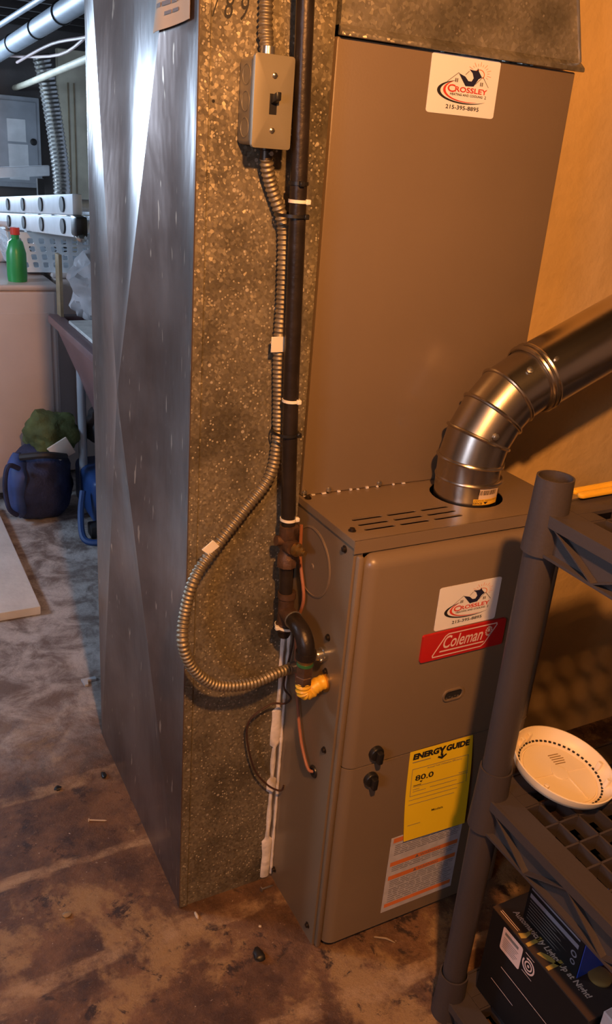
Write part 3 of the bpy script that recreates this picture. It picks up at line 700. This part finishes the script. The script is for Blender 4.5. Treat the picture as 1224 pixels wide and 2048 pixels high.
for i in (1, 2, 3, 4):
    MB().ring((path[i][0], FY, path[i][1]), nrm[i], R0+.001, .0032).build('bead', M['flue'], FL)
MB().ring((FX, FY, .872), (0, 0, 1), R0+.0008, .0035).build('bead', M['flue'], FL)
d5 = dirs[5]
for q in (0, .010): MB().ring((path[5][0]+d5.x*q, FY, path[5][1]+d5.z*q), d5, R0+.0035, .0042).build('bead', M['flue'], FL)
def on_pipe(c, ax, ang, r):
    ax = V(ax).normalized(); u = V((0, -1, 0)); w_ = ax.cross(u)
    d = u*math.cos(math.radians(ang))+w_*math.sin(math.radians(ang)); return V(c)+d*r, d
for i, q, a in ((5, .022, 62), (5, .022, -42), (2, .010, -18), (4, .03, -50)):
    p0 = V((path[i][0], FY, path[i][1]))+dirs[i]*q; p, d = on_pipe(p0, dirs[i], a, R0+.002)
    MB().lathe([(.006, 0), (.006, .0015), (.004, .002), (.004, .005), (.001, .0055)], p, d, 8).build('screw', M['zinc'], FL)
# barcode label wrapped on the collar
LA0, LA1 = math.radians(238), math.radians(296)
def flb(a, b, t=.0006): an = LA0+(LA1-LA0)*a+math.radians(3)*b; return (FX+(R0+t)*math.cos(an), FY+(R0+t)*math.sin(an), .8395+b*.029)
lm = MB(); lm.add([flb(i/12, j/2) for j in range(3) for i in range(13)], [(j*13+i, j*13+i+1, (j+1)*13+i+1, (j+1)*13+i) for j in range(2) for i in range(12)]); lm.sm = True
lab = lm.build('barcode_label', M['paper'], FL)
lm = MB(); lm.add([flb(i/12, j*.36, .0009) for j in range(2) for i in range(13)], [(i, i+1, 13+i+1, 13+i) for i in range(12)]); lm.build('yellow_band', M['yellow'], lab)
bm_ = MB(); random.seed(3); a = .2
while a < .82:
    q = random.uniform(.008, .03); bm_.add([flb(a, .62, .0012), flb(a+q, .62, .0012), flb(a+q, .9, .0012), flb(a, .9, .0012)], [(0, 1, 2, 3)]); a += q+random.uniform(.01, .03)
text(bm_, 'EDGES', lambda a, b: flb(1-a, .36-b, .0013), .62, .9, .18, .32, 0, .02); text(bm_, 'CAUTION SHARP', lambda a, b: flb(1-a, .36-b, .0013), .06, .9, .04, .12)
bm_.add([flb(.5, .05, .0013), flb(.42, .2, .0013), flb(.58, .2, .0013)], [(0, 1, 2)])
bm_.build('label_print', M['ink'], lab)

# ------------------------------------------------------------------ shelving unit
SX, SY = .155, -.215
LX, LY = .86, .43
SU = thing('shelving_unit', 'grey-brown resin shelving unit with open grid shelves beside the furnace', 'shelf', (SX, SY, 0))
def add_shelf(zs, zb):
    e = .017; mb = MB(); h = zs-zb
    # border deck
    for x0, x1, y0, y1 in ((-e+.002, .025, -LY-e, e), (LX-.025, LX+e-.002, -LY-e, e), (.0255, LX-.0255, -.025, e-.002), (.0255, LX-.0255, -LY-e+.002, -LY+.025), (.0255, .05, -.048, -.0255), (LX-.05, LX-.0255, -.048, -.0255), (.0255, .05, -LY+.0255, -LY+.048), (LX-.05, LX-.0255, -LY+.0255, -LY+.048)):
        mb.box(x0, x1, y0, y1, zs-.005, zs)
    for x0, x1 in ((-e, -e+.004), (LX+e-.004, LX+e)): mb.box(x0, x1, -LY, 0, zs-.015, zs+.001)
    for y0, y1 in ((e-.004, e), (-LY-e, -LY-e+.004)): mb.box(0, LX, y0, y1, zs-.015, zs+.001)
    for x0, x1 in ((-.006, -.003), (LX+.003, LX+.006)): mb.box(x0, x1, -LY, 0, zb, zs-.004)
    for y0, y1 in ((.003, .006), (-LY-.006, -LY-.003)): mb.box(0, LX, y0, y1, zb, zs-.004)
    for x0, x1 in ((-e, -.003), (LX+.003, LX+e)): mb.box(x0, x1, -LY, 0, zb, zb+.004)
    for y0, y1 in ((.003, e), (-LY-e, -LY-.003)): mb.box(0, LX, y0, y1, zb, zb+.004)
    for x in (0, LX):
        for y in (0, -LY):
            r1 = .0245
            mb.lathe([(.0275, zb-.002), (r1+.0015, zs-.02), (r1, zs+.046), (r1-.0025, zs+.046), (r1-.003, zs)], (x, y, 0), n=28, cap=False)
    s = mb.build('shelf', M['shelf'], SU, local=True)
    # zigzag ribs on the skirt
    npz = 5
    for sx0 in (-e+.0005, LX+.004):
        for i in range(npz):
            y0 = -.028-i*(LY-.05)/npz; y1 = y0-(LY-.05)/npz
            za, zb2 = (zs-.014, zb+.003) if i % 2 == 0 else (zb+.003, zs-.014)
            MB().prism([(sx0, y0, za), (sx0, y1, zb2), (sx0, y1-.004, zb2), (sx0, y0-.004, za)], (.0135, 0, 0)).build('skirt_rib', M['shelf'], s, local=True)
    for i in range(10):
        x0 = .03+i*.08
        for yq in (e-.0135, -LY-e+.0005):
            za, zb2 = (zs-.014, zb+.003) if i % 2 == 0 else (zb+.003, zs-.014)
            MB().prism([(x0, yq, za), (x0+.08, yq, zb2), (x0+.084, yq, zb2), (x0+.004, yq, za)], (0, .013, 0)).build('skirt_rib', M['shelf'], s, local=True)
    g0 = None
    for i in range(1, 30):
        x = .014+i*.038
        if x > LX-.03: break
        if g0 is None: g = g0 = B(-.0016, .0016, -LY+.0255, -.0255, zs-.026, zs-.001).build('grid_bar', M['shelf'], s, local=True)
        else: g = g0.copy(); C.objects.link(g)
        g.location = (x, 0, 0)
    g1 = None
    for i in range(0, 9):
        y = -.05-i*.0415
        if g1 is None: g = g1 = B(.0255, LX-.0255, -.0016, .0016, zs-.026, zs-.001).build('grid_bar', M['shelf'], s, local=True)
        else: g = g1.copy(); C.objects.link(g)
        g.location = (0, y, 0)
    # hollow bosses under the skirt
    for y in ((-.155, -.335) if zs > .9 else ()):
        MB().lathe([(.008, 0), (.008, .013), (.005, .013), (.005, 0)], (-.003, y, zb+.016), (-1, 0, 0), 14, cap=False).build('boss', M['shelf'], s, local=True)
    return s
ZS = ((.05, 0.002), (.489, .427), (.957, .900))
for zs, zb in ZS: add_shelf(zs, zb)
for x in (0, LX):
    for y in (0, -LY):
        MB().lathe([(.0195, .03), (.0198, .06), (.0222, .45)], (x, y, 0), n=24).build('post', M['shelf'], SU, local=True)
        MB().lathe([(.0210, .48), (.0214, .54), (.0228, .93)], (x, y, 0), n=24).build('post', M['shelf'], SU, local=True)

# things on the shelving
def stick(p, q, lab):
    p, q = V(p), V(q); d = (q-p).normalized(); nn = V((-d.y, d.x, 0)); hw = .0062; pts = []
    for i in range(9):
        a = math.pi/2+math.pi*i/8; pts.append(p+(d*math.cos(a)+nn*math.sin(a))*hw)
    for i in range(9):
        a = -math.pi/2+math.pi*i/8; pts.append(q+(d*math.cos(a)+nn*math.sin(a))*hw)
    o = MB().prism(pts, (0, 0, .0065)).bevel(.002, 2).build('plastic_stick', M['yellow']); tag(o, lab, 'stick', 'yellow sticks on the top shelf')
stick((.2255, -.188, .9605), (.40, -.178, .9605), 'yellow plastic stick on top shelf, the one nearer the plaster wall')
stick((.2235, -.202, .9605), (.40, -.196, .9605), 'yellow plastic stick on top shelf, the one farther from the plaster wall')

# round cream cover
dn = V((.30, -.10, 1)).normalized()
def cover(c, nrm_, R, lab):
    t = thing('round_cover', lab, 'cover', c, 'cream plastic covers')
    z = V((0, 0, 1)); t.rotation_mode = 'QUATERNION'; t.rotation_quaternion = z.rotation_difference(nrm_)
    MB().lathe([(.0001, -.012), (R*.80, -.012), (R*.93, -.004), (R*.985, .004), (R, .013), (R*.975, .0135), (R*.95, .005), (R*.82, -.006), (R*.76, -.0075), (R*.75, -.0095), (R*.73, -.0095), (R*.72, -.0075), (.0001, -.0075)], n=64, cap=False).build('shell', M['cream'], t, local=True)
    s0 = None
    for i in range(52):
        a = 2*math.pi*i/52
        if s0 is None: s0 = g = B(R*.80, R*.835, -.0022, .0022, -.0065, -.0045).build('vent_slot', M['dark_in'], t, local=True)
        else: g = s0.copy(); C.objects.link(g)
        g.rotation_euler = (0, 0, a)
    for i in range(5):
        B(.006, .032-.002*abs(i-2), .016+i*.0045, .0175+i*.0045, -.0078, -.0071).build('sound_slit', M['amber'], t, local=True)
    MB().lathe([(.014, -.0075), (.014, -.0062), (.012, -.006), (.0001, -.006)], (0, 0, 0), n=20, cap=False).build('button_boss', M['cream'], t, local=True)
    for x0, x1, y0, y1 in ((-.055, -.014, -.001, .001), (.014, .055, -.001, .001), (.008, .010, -.055, -.014)):
        B(x0, x1, y0, y1, -.0078, -.006).build('rib', M['cream'], t, local=True)
    for a in (100, 118, 205, 320, 350):
        a = math.radians(a); x, y = R*.86*math.cos(a), R*.86*math.sin(a)
        B(x-.0035, x+.0035, y-.0035, y+.0035, -.006, .012).bevel(.001, 1).build('clip', M['cream'], t, local=True)
    return t
cover((.265, -.242, .5165), V((.131, -.143, .981)).normalized(), .0815, 'round cream plastic alarm cover lying tilted on the middle shelf')
cover((.362, -.372, .503), V((.02, .02, 1)).normalized(), .075, 'cream plastic cover lying flat next to the tilted one')

# cartons on the bottom shelf
b1 = thing('carton', 'long black carton with printed brown lid on the bottom shelf', 'box', (.2, -.445, .052))
B(.2, .50, -.445, -.226, .0525, .238).bevel(.0015, 1).build('box_body', M['carton_black'], b1)
bt = B(.2, .50, -.445, -.226, .2383, .2398).build('box_lid', M['carton_top'], b1)
ft = lambda a, b: (.2+b, -.226-a, .2402)
m = MB(); text(m, 'Automatically Lights Up at Night!', ft, .022, .192, .020, .034, .15, .02); m.build('slogan_print', M['pale_ink'], bt)
m = MB()
for k in (.006, .0095): m.poly([ft(.012, k), ft(.055, k), ft(.055, k+.001), ft(.012, k+.001)])
m.build('line_print', M['pale_ink'], bt)
m = MB()
m.poly([ft(*p) for p in ((.058, .004), (.063, .016), (.062, .030), (.068, .022), (.071, .010), (.068, .002))]); m.poly([ft(*p) for p in ((.10, .006), (.115, .012), (.135, .026), (.128, .027), (.112, .022), (.10, .014))])
for a0 in (.078, .124): m.poly([ft(*p) for p in ((a0, .002), (a0+.007, .002), (a0+.007, .05), (a0, .05))])
m.build('ribbon_print', M['gold_ink'], bt)
fl = lambda a, b: (.1994, -.226-a, .0525+b)
m = MB(); m.poly([fl(*p) for p in rrect(.032, .079, .130, .178, .004)]); m.build('paper_label', M['pink_label'], b1)
fl2 = lambda a, b: (.1990, -.226-a, .0525+b)
m = MB(); m.poly([fl2(.038, .165), fl2(.070, .165), fl2(.070, .171), fl2(.038, .171)])
for k in range(6): m.poly([fl2(.037, .158-k*.004), fl2(.072-.003*(k % 3), .158-k*.004), fl2(.072-.003*(k % 3), .1592-k*.004), fl2(.037, .1592-k*.004)])
m.build('label_print', M['grey_ink'], b1)
m = MB()
for r0, r1 in ((.011, .014), (.006, .0085), (.0, .0025)):
    for i in range(24):
        if r0 == .011 and i in (8, 9): continue
        a, a2 = 2*math.pi*i/24, 2*math.pi*(i+1)/24; m.poly([fl2(.096+r*math.cos(q), .158+r*1.05*math.sin(q)) for r, q in ((r0, a), (r1, a), (r1, a2), (r0+1e-5, a2))])
for a0, b0, a1, b1_ in ((.085, .177, .105, .1775), (.085, .139, .108, .1395), (.045, .098, .16, .0985), (.03, .055, .085, .0555)): m.poly([fl2(a0, b0), fl2(a1, b1_-.001), fl2(a1, b1_), fl2(a0, b0+.0012)])
m.build('emblem_print', M['pink_label'], b1)
o = MB().lathe([(.018, 0), (.018, .003), (.016, .004), (.0001, .004)], (.268, -.398, .2403), n=28).build('jar_lid', M['amber']); tag(o, 'amber round lid lying on the black carton', 'lid')
b2 = thing('carton', 'black and blue carton standing on the long black carton', 'box', (.233, -.385, .2405))
B(.2325, .40, -.384, -.262, .2403, .418).bevel(.001, 1).build('box_body', M['carton_black'], b2)
B(.2330, .3995, -.3855, -.3843, .2408, .4175).build('blue_front', M['carton_blue'], b2)
f3 = lambda a, b: (.2319, -.262-a, .2403+b)
m = MB()
for b0, h in ((.050, .0085), (.066, .0035)): m.poly([f3(.006, b0), f3(.113, b0), f3(.113, b0+h), f3(.006, b0+h)])
m.build('stripe_print', M['grey_print'], b2)
m = MB(); random.seed(9)
for b0 in (.008, .014, .020, .026, .032, .038, .044): m.poly([f3(.008, b0), f3(random.uniform(.06, .1), b0), f3(random.uniform(.06, .09), b0+.0016), f3(.008, b0+.0016)])
for a0, b0 in ((.01, .078), (.01, .094), (.01, .112), (.062, .078), (.062, .094), (.062, .112)):
    for k in range(4): m.poly([f3(a0, b0+k*.0026), f3(a0+random.uniform(.022, .034), b0+k*.0026), f3(a0+.03, b0+k*.0026+.0011), f3(a0, b0+k*.0026+.0011)])
m.build('small_print', M['grey_ink'], b2)
m = MB()
for a0, b0, r in ((.108, .036, .006), (.109, .021, .005), (.05, .085, .007), (.05, .104, .006)):
    m.add([f3(a0+r*math.cos(2*math.pi*i/16), b0+r*math.sin(2*math.pi*i/16)) for i in range(16)]+[f3(a0+r*.6*math.cos(2*math.pi*i/16), b0+r*.6*math.sin(2*math.pi*i/16)) for i in range(16)], [(i, (i+1) % 16, 16+(i+1) % 16, 16+i) for i in range(16)])
m.build('symbol_print', M['grey_print'], b2)
ff = lambda a, b: (.233+a, -.3858, .2403+b)
m = MB(); m.poly([ff(.012, .098), ff(.06, .112), ff(.06, .128), ff(.018, .114)]); m.build('yellow_print', M['gold_ink'], b2)
o = B(.214, .275, -.53, -.452, .052, .262).bevel(.002, 1).build('paper_packet', M['pink_label']); tag(o, 'pale paper packet standing against the long black carton', 'packet')

# ------------------------------------------------------------------ bits lying on the floor
def chip(name, lab, mt, c, rad, seed, cat='debris'):
    o = MB().blob((c[0], c[1], rad[2]*.8), rad, seed, .5, 2.5, 2, 0.0005).build(name, mt); tag(o, lab, cat)
chip('black_scrap', 'crumpled black scrap on the floor in front of the duct', M['black'], (-.102, .016), (.011, .014, .008), 3)
chip('stone_chip', 'pale pointed chip near the duct corner', M['stone'], (-.173, .1464), (.003, .009, .003), 5)
chip('stone_chip', 'orange chip on the floor to the side of the duct', M['wood'], (-.396, .244), (.009, .006, .004), 6)
chip('stone_chip', 'tiny pale chip between the black scrap and the furnace', M['stone'], (-.072, .075), (.003, .003, .002), 7)
chip('stone_chip', 'small dark crumb beside the creased duct side', M['black'], (-.337, .592), (.008, .008, .004), 8)
chip('stone_chip', 'dark pebble against the foot of the creased duct side', M['black'], (-.232, .595), (.006, .01, .005), 9)
s1 = thing('dropped_screw', 'silver screw lying where duct and furnace meet', 'screw', (-.03, .151, .004))
MB().lathe([(.0001, -.002), (.005, -.002), (.005, 0), (.002, .001), (.002, .022), (.0004, .028)], (-.034, .150, .0052), (1, .1, -.12), 10).build('shank', M['zinc'], s1)
s1 = thing('nail', 'pale nail lying on the brown floor beside the duct', 'nail', (-.285, .455, .002))
MB().lathe([(.0001, -.001), (.004, -.001), (.004, .001), (.0016, .0015), (.0016, .034), (.0003, .038)], (-.298, .468, .0042), (1, -.45, -.02), 8).build('shank', M['stone'], s1)
o = MB().prism([(-.185, .955, .001), (-.176, .955, .001), (-.172, .975, .001), (-.150, .972, .001), (-.150, .985, .001), (-.188, .985, .001)], (0, 0, .006)).build('metal_clip', M['panel']); tag(o, 'bent pale metal clip by the rear foot of the duct', 'clip')
o = MB().tube([(.116, -.035, .003), (.135, -.048, .004), (.146, -.062, .003)], [.0015, .002, .001], 6).build('wood_splinter', M['wood']); tag(o, 'thin wood splinter lying before the furnace door', 'splinter')

# ------------------------------------------------------------------ laundry area behind
wm = thing('washing_machine', 'white top-loading washing machine under the laundry basket', 'washer', (-.3, 2.6, 0))
B(-.62, .068, 2.3, 2.96, .03, .815).bevel(.012, 3).build('cabinet', M['enamel'], wm)
B(-.625, .073, 2.295, 2.965, .8155, .837).bevel(.008, 3).build('top', M['enamel'], wm)
B(-.59, .04, 2.2965, 2.2995, .06, .735).bevel(.0012, 2).build('front_panel', M['enamel'], wm)
B(-.6, -.16, 2.36, 2.78, .8375, .849).bevel(.004, 2).build('lid', M['enamel'], wm)
B(-.62, .068, 2.86, 2.955, .838, .97).bevel(.01, 2).build('console', M['enamel'], wm)
for x in (-.56, 0): MB().lathe([(.02, 0), (.02, .03)], (x, 2.36, 0), n=14).build('foot', M['black'], wm)
dr = thing('dryer', 'second white appliance standing behind the laundry tub', 'dryer', (.45, 2.85, 0))
B(.1, .76, 2.5, 3.1, .02, .83).bevel(.012, 3).build('cabinet', M['enamel'], dr)
B(.18, .68, 2.488, 2.4995, .2, .7).bevel(.006, 2).build('door', M['enamel'], dr)
B(.095, .765, 2.495, 3.105, .8305, .85).bevel(.006, 2).build('top', M['enamel'], dr)
tb = thing('laundry_tub', 'mauve plastic laundry tub with tapered basin beside the washer', 'sink', (.28, 1.85, 0))
tv = [(.03, 1.52, .72), (.55, 1.52, .72), (.55, 2.18, .72), (.03, 2.18, .72), (.15, 1.64, .38), (.44, 1.64, .38), (.44, 2.04, .38), (.15, 2.04, .38)]
MB().add(tv, [(0, 1, 5, 4), (1, 2, 6, 5), (2, 3, 7, 6), (3, 0, 4, 7), (4, 5, 6, 7)]).build('basin', M['tubpl'], tb)
MB().plate([(.01, 1.5), (.57, 1.5), (.57, 2.2), (.01, 2.2)], [[(.06, 1.55), (.06, 2.15), (.52, 2.15), (.52, 1.55)]], .03, lambda a, b, t: (a, b, .72+t)).bevel(.006, 2).build('rim', M['tubpl'], tb)
for x in (.1, .48):
    for y in (1.6, 2.1): MB().tube([(x, y, 0), (x, y, .72)], .016, 10).build('leg', M['drain'], tb)
o = B(.045, .5, 1.53, 2.02, .7505, .762).bevel(.002, 1).build('board', M['tubtop']); tag(o, 'pale board laid across the laundry tub', 'board')
o = B(.045, .056, 2.14, 2.198, .7505, .965).build('wooden_board', M['wood']); tag(o, 'narrow wooden board standing upright on the tub rim', 'board')
o = MB().blob((.185, 2.10, .85), (.112, .085, .125), 2, .3, 2, 4, .7515).build('plastic_bag', M['plastic_bag']); tag(o, 'stuffed grey plastic bag on the laundry tub', 'bag')
# laundry basket with slotted walls
bk = thing('laundry_basket', 'white slotted laundry basket on the washing machine', 'basket', (-.08, 2.53, .85))
def wallp(p0, p1, q0, q1, name):   # bottom edge p0-p1, top edge q0-q1
    p0, p1, q0, q1 = map(V, (p0, p1, q0, q1)); nn = (p1-p0).cross(q0-p0).normalized()
    holes = [rrect(.06+i*.115, .06+i*.115+.06, .12+j*.2, .12+j*.2+.14, .02, 2) for i in range(8) for j in range(4)]
    f = lambda a, b, t: (p0+(p1-p0)*a)*(1-b)+(q0+(q1-q0)*a)*b+nn*t
    MB().plate([(0, 0), (1, 0), (1, 1), (0, 1)], holes, .004, f).build(name, M['basket'], bk)
bx0, bx1, by0, by1, bz, bh = -.02, .045, 2.34, 2.78, .8505, .20
q = .045
bx0 = -.02; bx1 = .30; by0 = 2.52; by1 = 2.86; bh = .15
wallp((bx0, by0, bz), (bx1, by0, bz), (bx0-q, by0-q*.5, bz+bh), (bx1+.01, by0-q*.5, bz+bh), 'basket_wall')
wallp((bx1, by0, bz), (bx1, by1, bz), (bx1+.01, by0-q*.5, bz+bh), (bx1+.01, by1+q*.5, bz+bh), 'basket_wall')
wallp((bx1, by1, bz), (bx0, by1, bz), (bx1+.01, by1+q*.5, bz+bh), (bx0-q, by1+q*.5, bz+bh), 'basket_wall')
wallp((bx0, by1, bz), (bx0, by0, bz), (bx0-q, by1+q*.5, bz+bh), (bx0-q, by0-q*.5, bz+bh), 'basket_wall')
B(bx0, bx1, by0, by1, bz, bz+.004).build('basket_floor', M['basket'], bk)
bo = thing('detergent_bottle', 'green detergent bottle standing on the washer before the basket', 'bottle', (-.115, 2.315, .838))
MB().lathe([(.0001, 0), (.034, 0), (.036, .02), (.036, .1), (.026, .14), (.014, .15), (.014, .165)], (-.055, 2.385, .8375), n=20).build('body', M['green'], bo)
MB().lathe([(.017, .165), (.017, .19), (.0001, .191)], (-.055, 2.385, .8375), n=16).build('cap', M['red'], bo)
# extension ladder lying over the appliances
LD = thing('extension_ladder', 'aluminium extension ladder lying level above the washer', 'ladder', (.0, 1.7, 1.13))
sl_ = -.084
def rail(x0, x1, zc, h, y0, y1, name='side_rail'):
    mb = MB(); mb.add([(x, y, zc+sl_*(y-1.7)+s*h/2) for y in (y0, y1) for s in (-1, 1) for x in (x0, x1)], [(0, 1, 3, 2), (4, 6, 7, 5), (0, 2, 6, 4), (1, 5, 7, 3), (0, 4, 5, 1), (2, 3, 7, 6)])
    return mb.bevel(.004, 2).build(name, M['alu'], LD)
for zc in (1.166, 1.102):
    for x0 in (.0, .36):
        rail(x0, x0+.03, zc, .06, 1.72, 4.45)
    for i in range(8):
        y = 1.84+i*.325; z = zc+sl_*(y-1.7)
        MB().lathe([(.0175, -.004), (.0175, .394)], (0, y, z), (1, 0, 0), 12).build('rung', M['alu'], LD)
        MB().prism([(-.0062, y+.03*math.cos(2*math.pi*q/14), z+.023*math.sin(2*math.pi*q/14)) for q in range(14)], (.005, 0, 0)).build('rung_end', M['black'], LD)
for x0 in (-.004, .356):
    B(x0, x0+.036, 1.665, 1.735, 1.075, 1.135).bevel(.008, 2).build('foot', M['black'], LD)
    MB().blob((x0+.018, 1.68, 1.075), (.016, .03, .014), 3, .3, n=2).build('foot_pad', M['zinc'], LD)
# back wall furniture
ep_ = thing('electrical_panel', 'grey electrical panel with papers taped on its door', 'panel', (.3, 5.55, 1.3))
B(-.06, .68, 5.49, 5.6, .98, 1.55).bevel(.006, 2).build('panel_box', M['panel'], ep_)
B(-.03, .655, 5.478, 5.4895, 1.01, 1.52).bevel(.004, 2).build('panel_door', M['panel'], ep_)
B(.46, .58, 5.474, 5.4775, 1.27, 1.41).build('paper_sheet', M['white'], ep_)
B(.46, .59, 5.474, 5.4775, 1.03, 1.255).build('paper_sheet', M['white'], ep_)
MB().lathe([(.022, 0), (.022, .012), (.015, .015)], (.628, 5.478, 1.275), (0, -1, 0), 14).build('latch', M['black'], ep_)
hp = resample(spline([(.60, 5.0, 1.78), (.62, 5.0, 1.7), (.64, 5.0, 1.6), (.675, 5.0, 1.35), (.70, 5.0, 1.1), (.70, 5.0, .9), (.70, 5.1, .6), (.7, 5.3, .45), (.7, 5.59, .45)], 8), .012)
o = MB().tube(hp, [.05+.008*(i % 2) for i in range(len(hp))], 16).build('foil_hose', M['foil'], ang=20); tag(o, 'crinkled silver foil hose hanging beside the panel', 'hose')
bb = thing('beige_panel', 'tall beige panel with a dark edge strip on the rear wall', 'panel', (.95, 5.5, 0))
B(.80, 1.12, 5.44, 5.5, 0, 1.86).bevel(.004, 1).build('board', M['beige'], bb)
B(1.02, 1.045, 5.43, 5.4395, 0, 1.8).build('edge_strip', M['drain'], bb)
for x in (.86, .90): B(x, x+.008, 5.434, 5.4395, .9, 1.66).build('groove', M['wood'], bb)
dp = thing('drain_pipe', 'thick grey drain pipe slung under the joists', 'pipe', (.4, 4, 1.8))
MB().tube([(.415, 2.6, 1.905), (.366, 5.0, 1.765), (.36, 5.6, 1.73)], .045, 20).build('pipe_run', M['drain'], dp)
for y in (3.5, 4.0, 4.6): MB().ring((.415-.0204*(y-2.6), y, 1.905-.0583*(y-2.6)), (0, 1, -.058), .046, .006, 20, 6).build('hanger_strap', M['black'], dp)
o = MB().tube([(.52, 3.1, 1.705), (.545, 5.2, 1.615), (.545, 5.6, 1.60)], .018, 12).build('white_pipe', M['beige']); tag(o, 'thin white pipe hanging below the grey drain pipe', 'pipe')
o = MB().tube([(.34, 2.6, 1.94), (.27, 5.4, 1.83)], .014, 10).build('metal_pipe', M['drain']); tag(o, 'slim metal pipe alongside the thick drain pipe', 'pipe')
for i, pth in enumerate(([(.62, 3.0, 1.93), (.58, 3.5, 1.80), (.5, 4.2, 1.78), (.46, 5, 1.72)], [(.66, 3.0, 1.90), (.60, 3.6, 1.84), (.56, 4.3, 1.74), (.40, 5.2, 1.76)], [(.25, 5.3, 1.9), (.10, 5.3, 1.75), (.12, 5.35, 1.6), (.13, 5.47, 1.5)])):
    o = MB().tube(spline(pth, 6), .008, 8).build('ceiling_wire', M['pink_label'] if i < 2 else M['white'])
    tag(o, ('pinkish wire drooping from the joists toward the white pipe', 'pinkish wire crossing under the drain pipe', 'pale wire running down into the electrical panel')[i], 'wire')
bench = thing('workbench', 'low workbench with a raised white rail against the rear wall', 'bench', (-.1, 4.6, 0))
B(-.8, .56, 4.1, 5.3, .79, .83).build('bench_top', M['tubtop'], bench)
for x in (-.75, .48):
    for y in (4.15, 5.2): B(x, x+.07, y, y+.07, 0, .789).build('leg', M['wood_dark'], bench)
MB().prism([(-.3, 4.72, 1.02), (.57, 4.72, 1.10), (.57, 4.72, 1.16), (-.3, 4.72, 1.08)], (0, .03, 0)).bevel(.004, 1).build('white_rail', M['white'], bench)
for x in (-.28, .5): B(x, x+.04, 4.7505, 4.79, .831, 1.08).build('upright', M['wood_dark'], bench)
# bags on the floor in front of the washer
nb = thing('tote_bag', 'navy tote bag with looped handle on the floor', 'bag', (-.06, 2.12, 0))
MB().blob((-.06, 2.13, .125), (.125, .12, .15), 11, .16, 1.6, 4, .001).build('bag_body', M['navy'], nb)
MB().blob((-.145, 2.09, .14), (.045, .075, .125), 12, .15, 1.6, 3, .002).build('side_pocket', M['navy2'], nb)
MB().tube(spline([(-.15, 2.02, .235), (-.19, 2.0, .255), (-.205, 2.0, .18), (-.195, 2.01, .09), (-.165, 2.03, .05)], 6), .009, 8).build('handle', M['navy'], nb)
MB().tube(spline([(-.14, 2.04, .27), (-.06, 2.0, .285), (.02, 2.03, .26)], 6), .013, 8).build('rim_band', M['darkbag'], nb)
gb = thing('cloth_bundle', 'olive green cloth bundle with pale lining on the tote bag', 'cloth', (-.01, 2.14, .27))
MB().blob((-.005, 2.15, .318), (.10, .09, .085), 21, .32, 1.3, 4).build('cloth', M['olive'], gb)
MB().add([(-.045, 2.045, .29), (.025, 2.035, .335), (.06, 2.04, .27), (.0, 2.03, .245)]+[(-.045, 2.055, .29), (.025, 2.045, .335), (.06, 2.05, .27), (.0, 2.04, .245)], [(0, 1, 2, 3), (4, 5, 6, 7), (0, 1, 5, 4), (1, 2, 6, 5), (2, 3, 7, 6), (3, 0, 4, 7)]).bevel(.004, 2).build('pale_lining', M['cloth_pale'], gb)
o = MB().blob((.235, 2.14, .33), (.11, .11, .12), 31, .2, 2, 4, .1).build('dark_bag', M['darkbag']); tag(o, 'black bag slumped on the blue tote under the laundry tub', 'bag')
bt_ = thing('blue_tote', 'blue plastic tote with open frame under the laundry tub', 'tote', (.15, 1.98, 0))
B(.085, .34, 1.9, 2.2, .02, .2).bevel(.03, 4).build('tub', M['blue_tote'], bt_)
MB().tube(spline([(.055, 1.93, .16), (.035, 1.89, .08), (.03, 1.82, .016), (.09, 1.78, .014), (.17, 1.80, .014)], 6), .012, 8).build('frame', M['blue_tote'], bt_)
B(.06, .17, 1.84, 1.9, .002, .05).bevel(.006, 2).build('lower_tray', M['darkbag'], bt_)
o = B(-.95, -.215, 1.37, 2.2, .001, .03).bevel(.004, 2).build('painted_board', M['slab']); tag(o, 'worn white painted board lying on the floor', 'board')
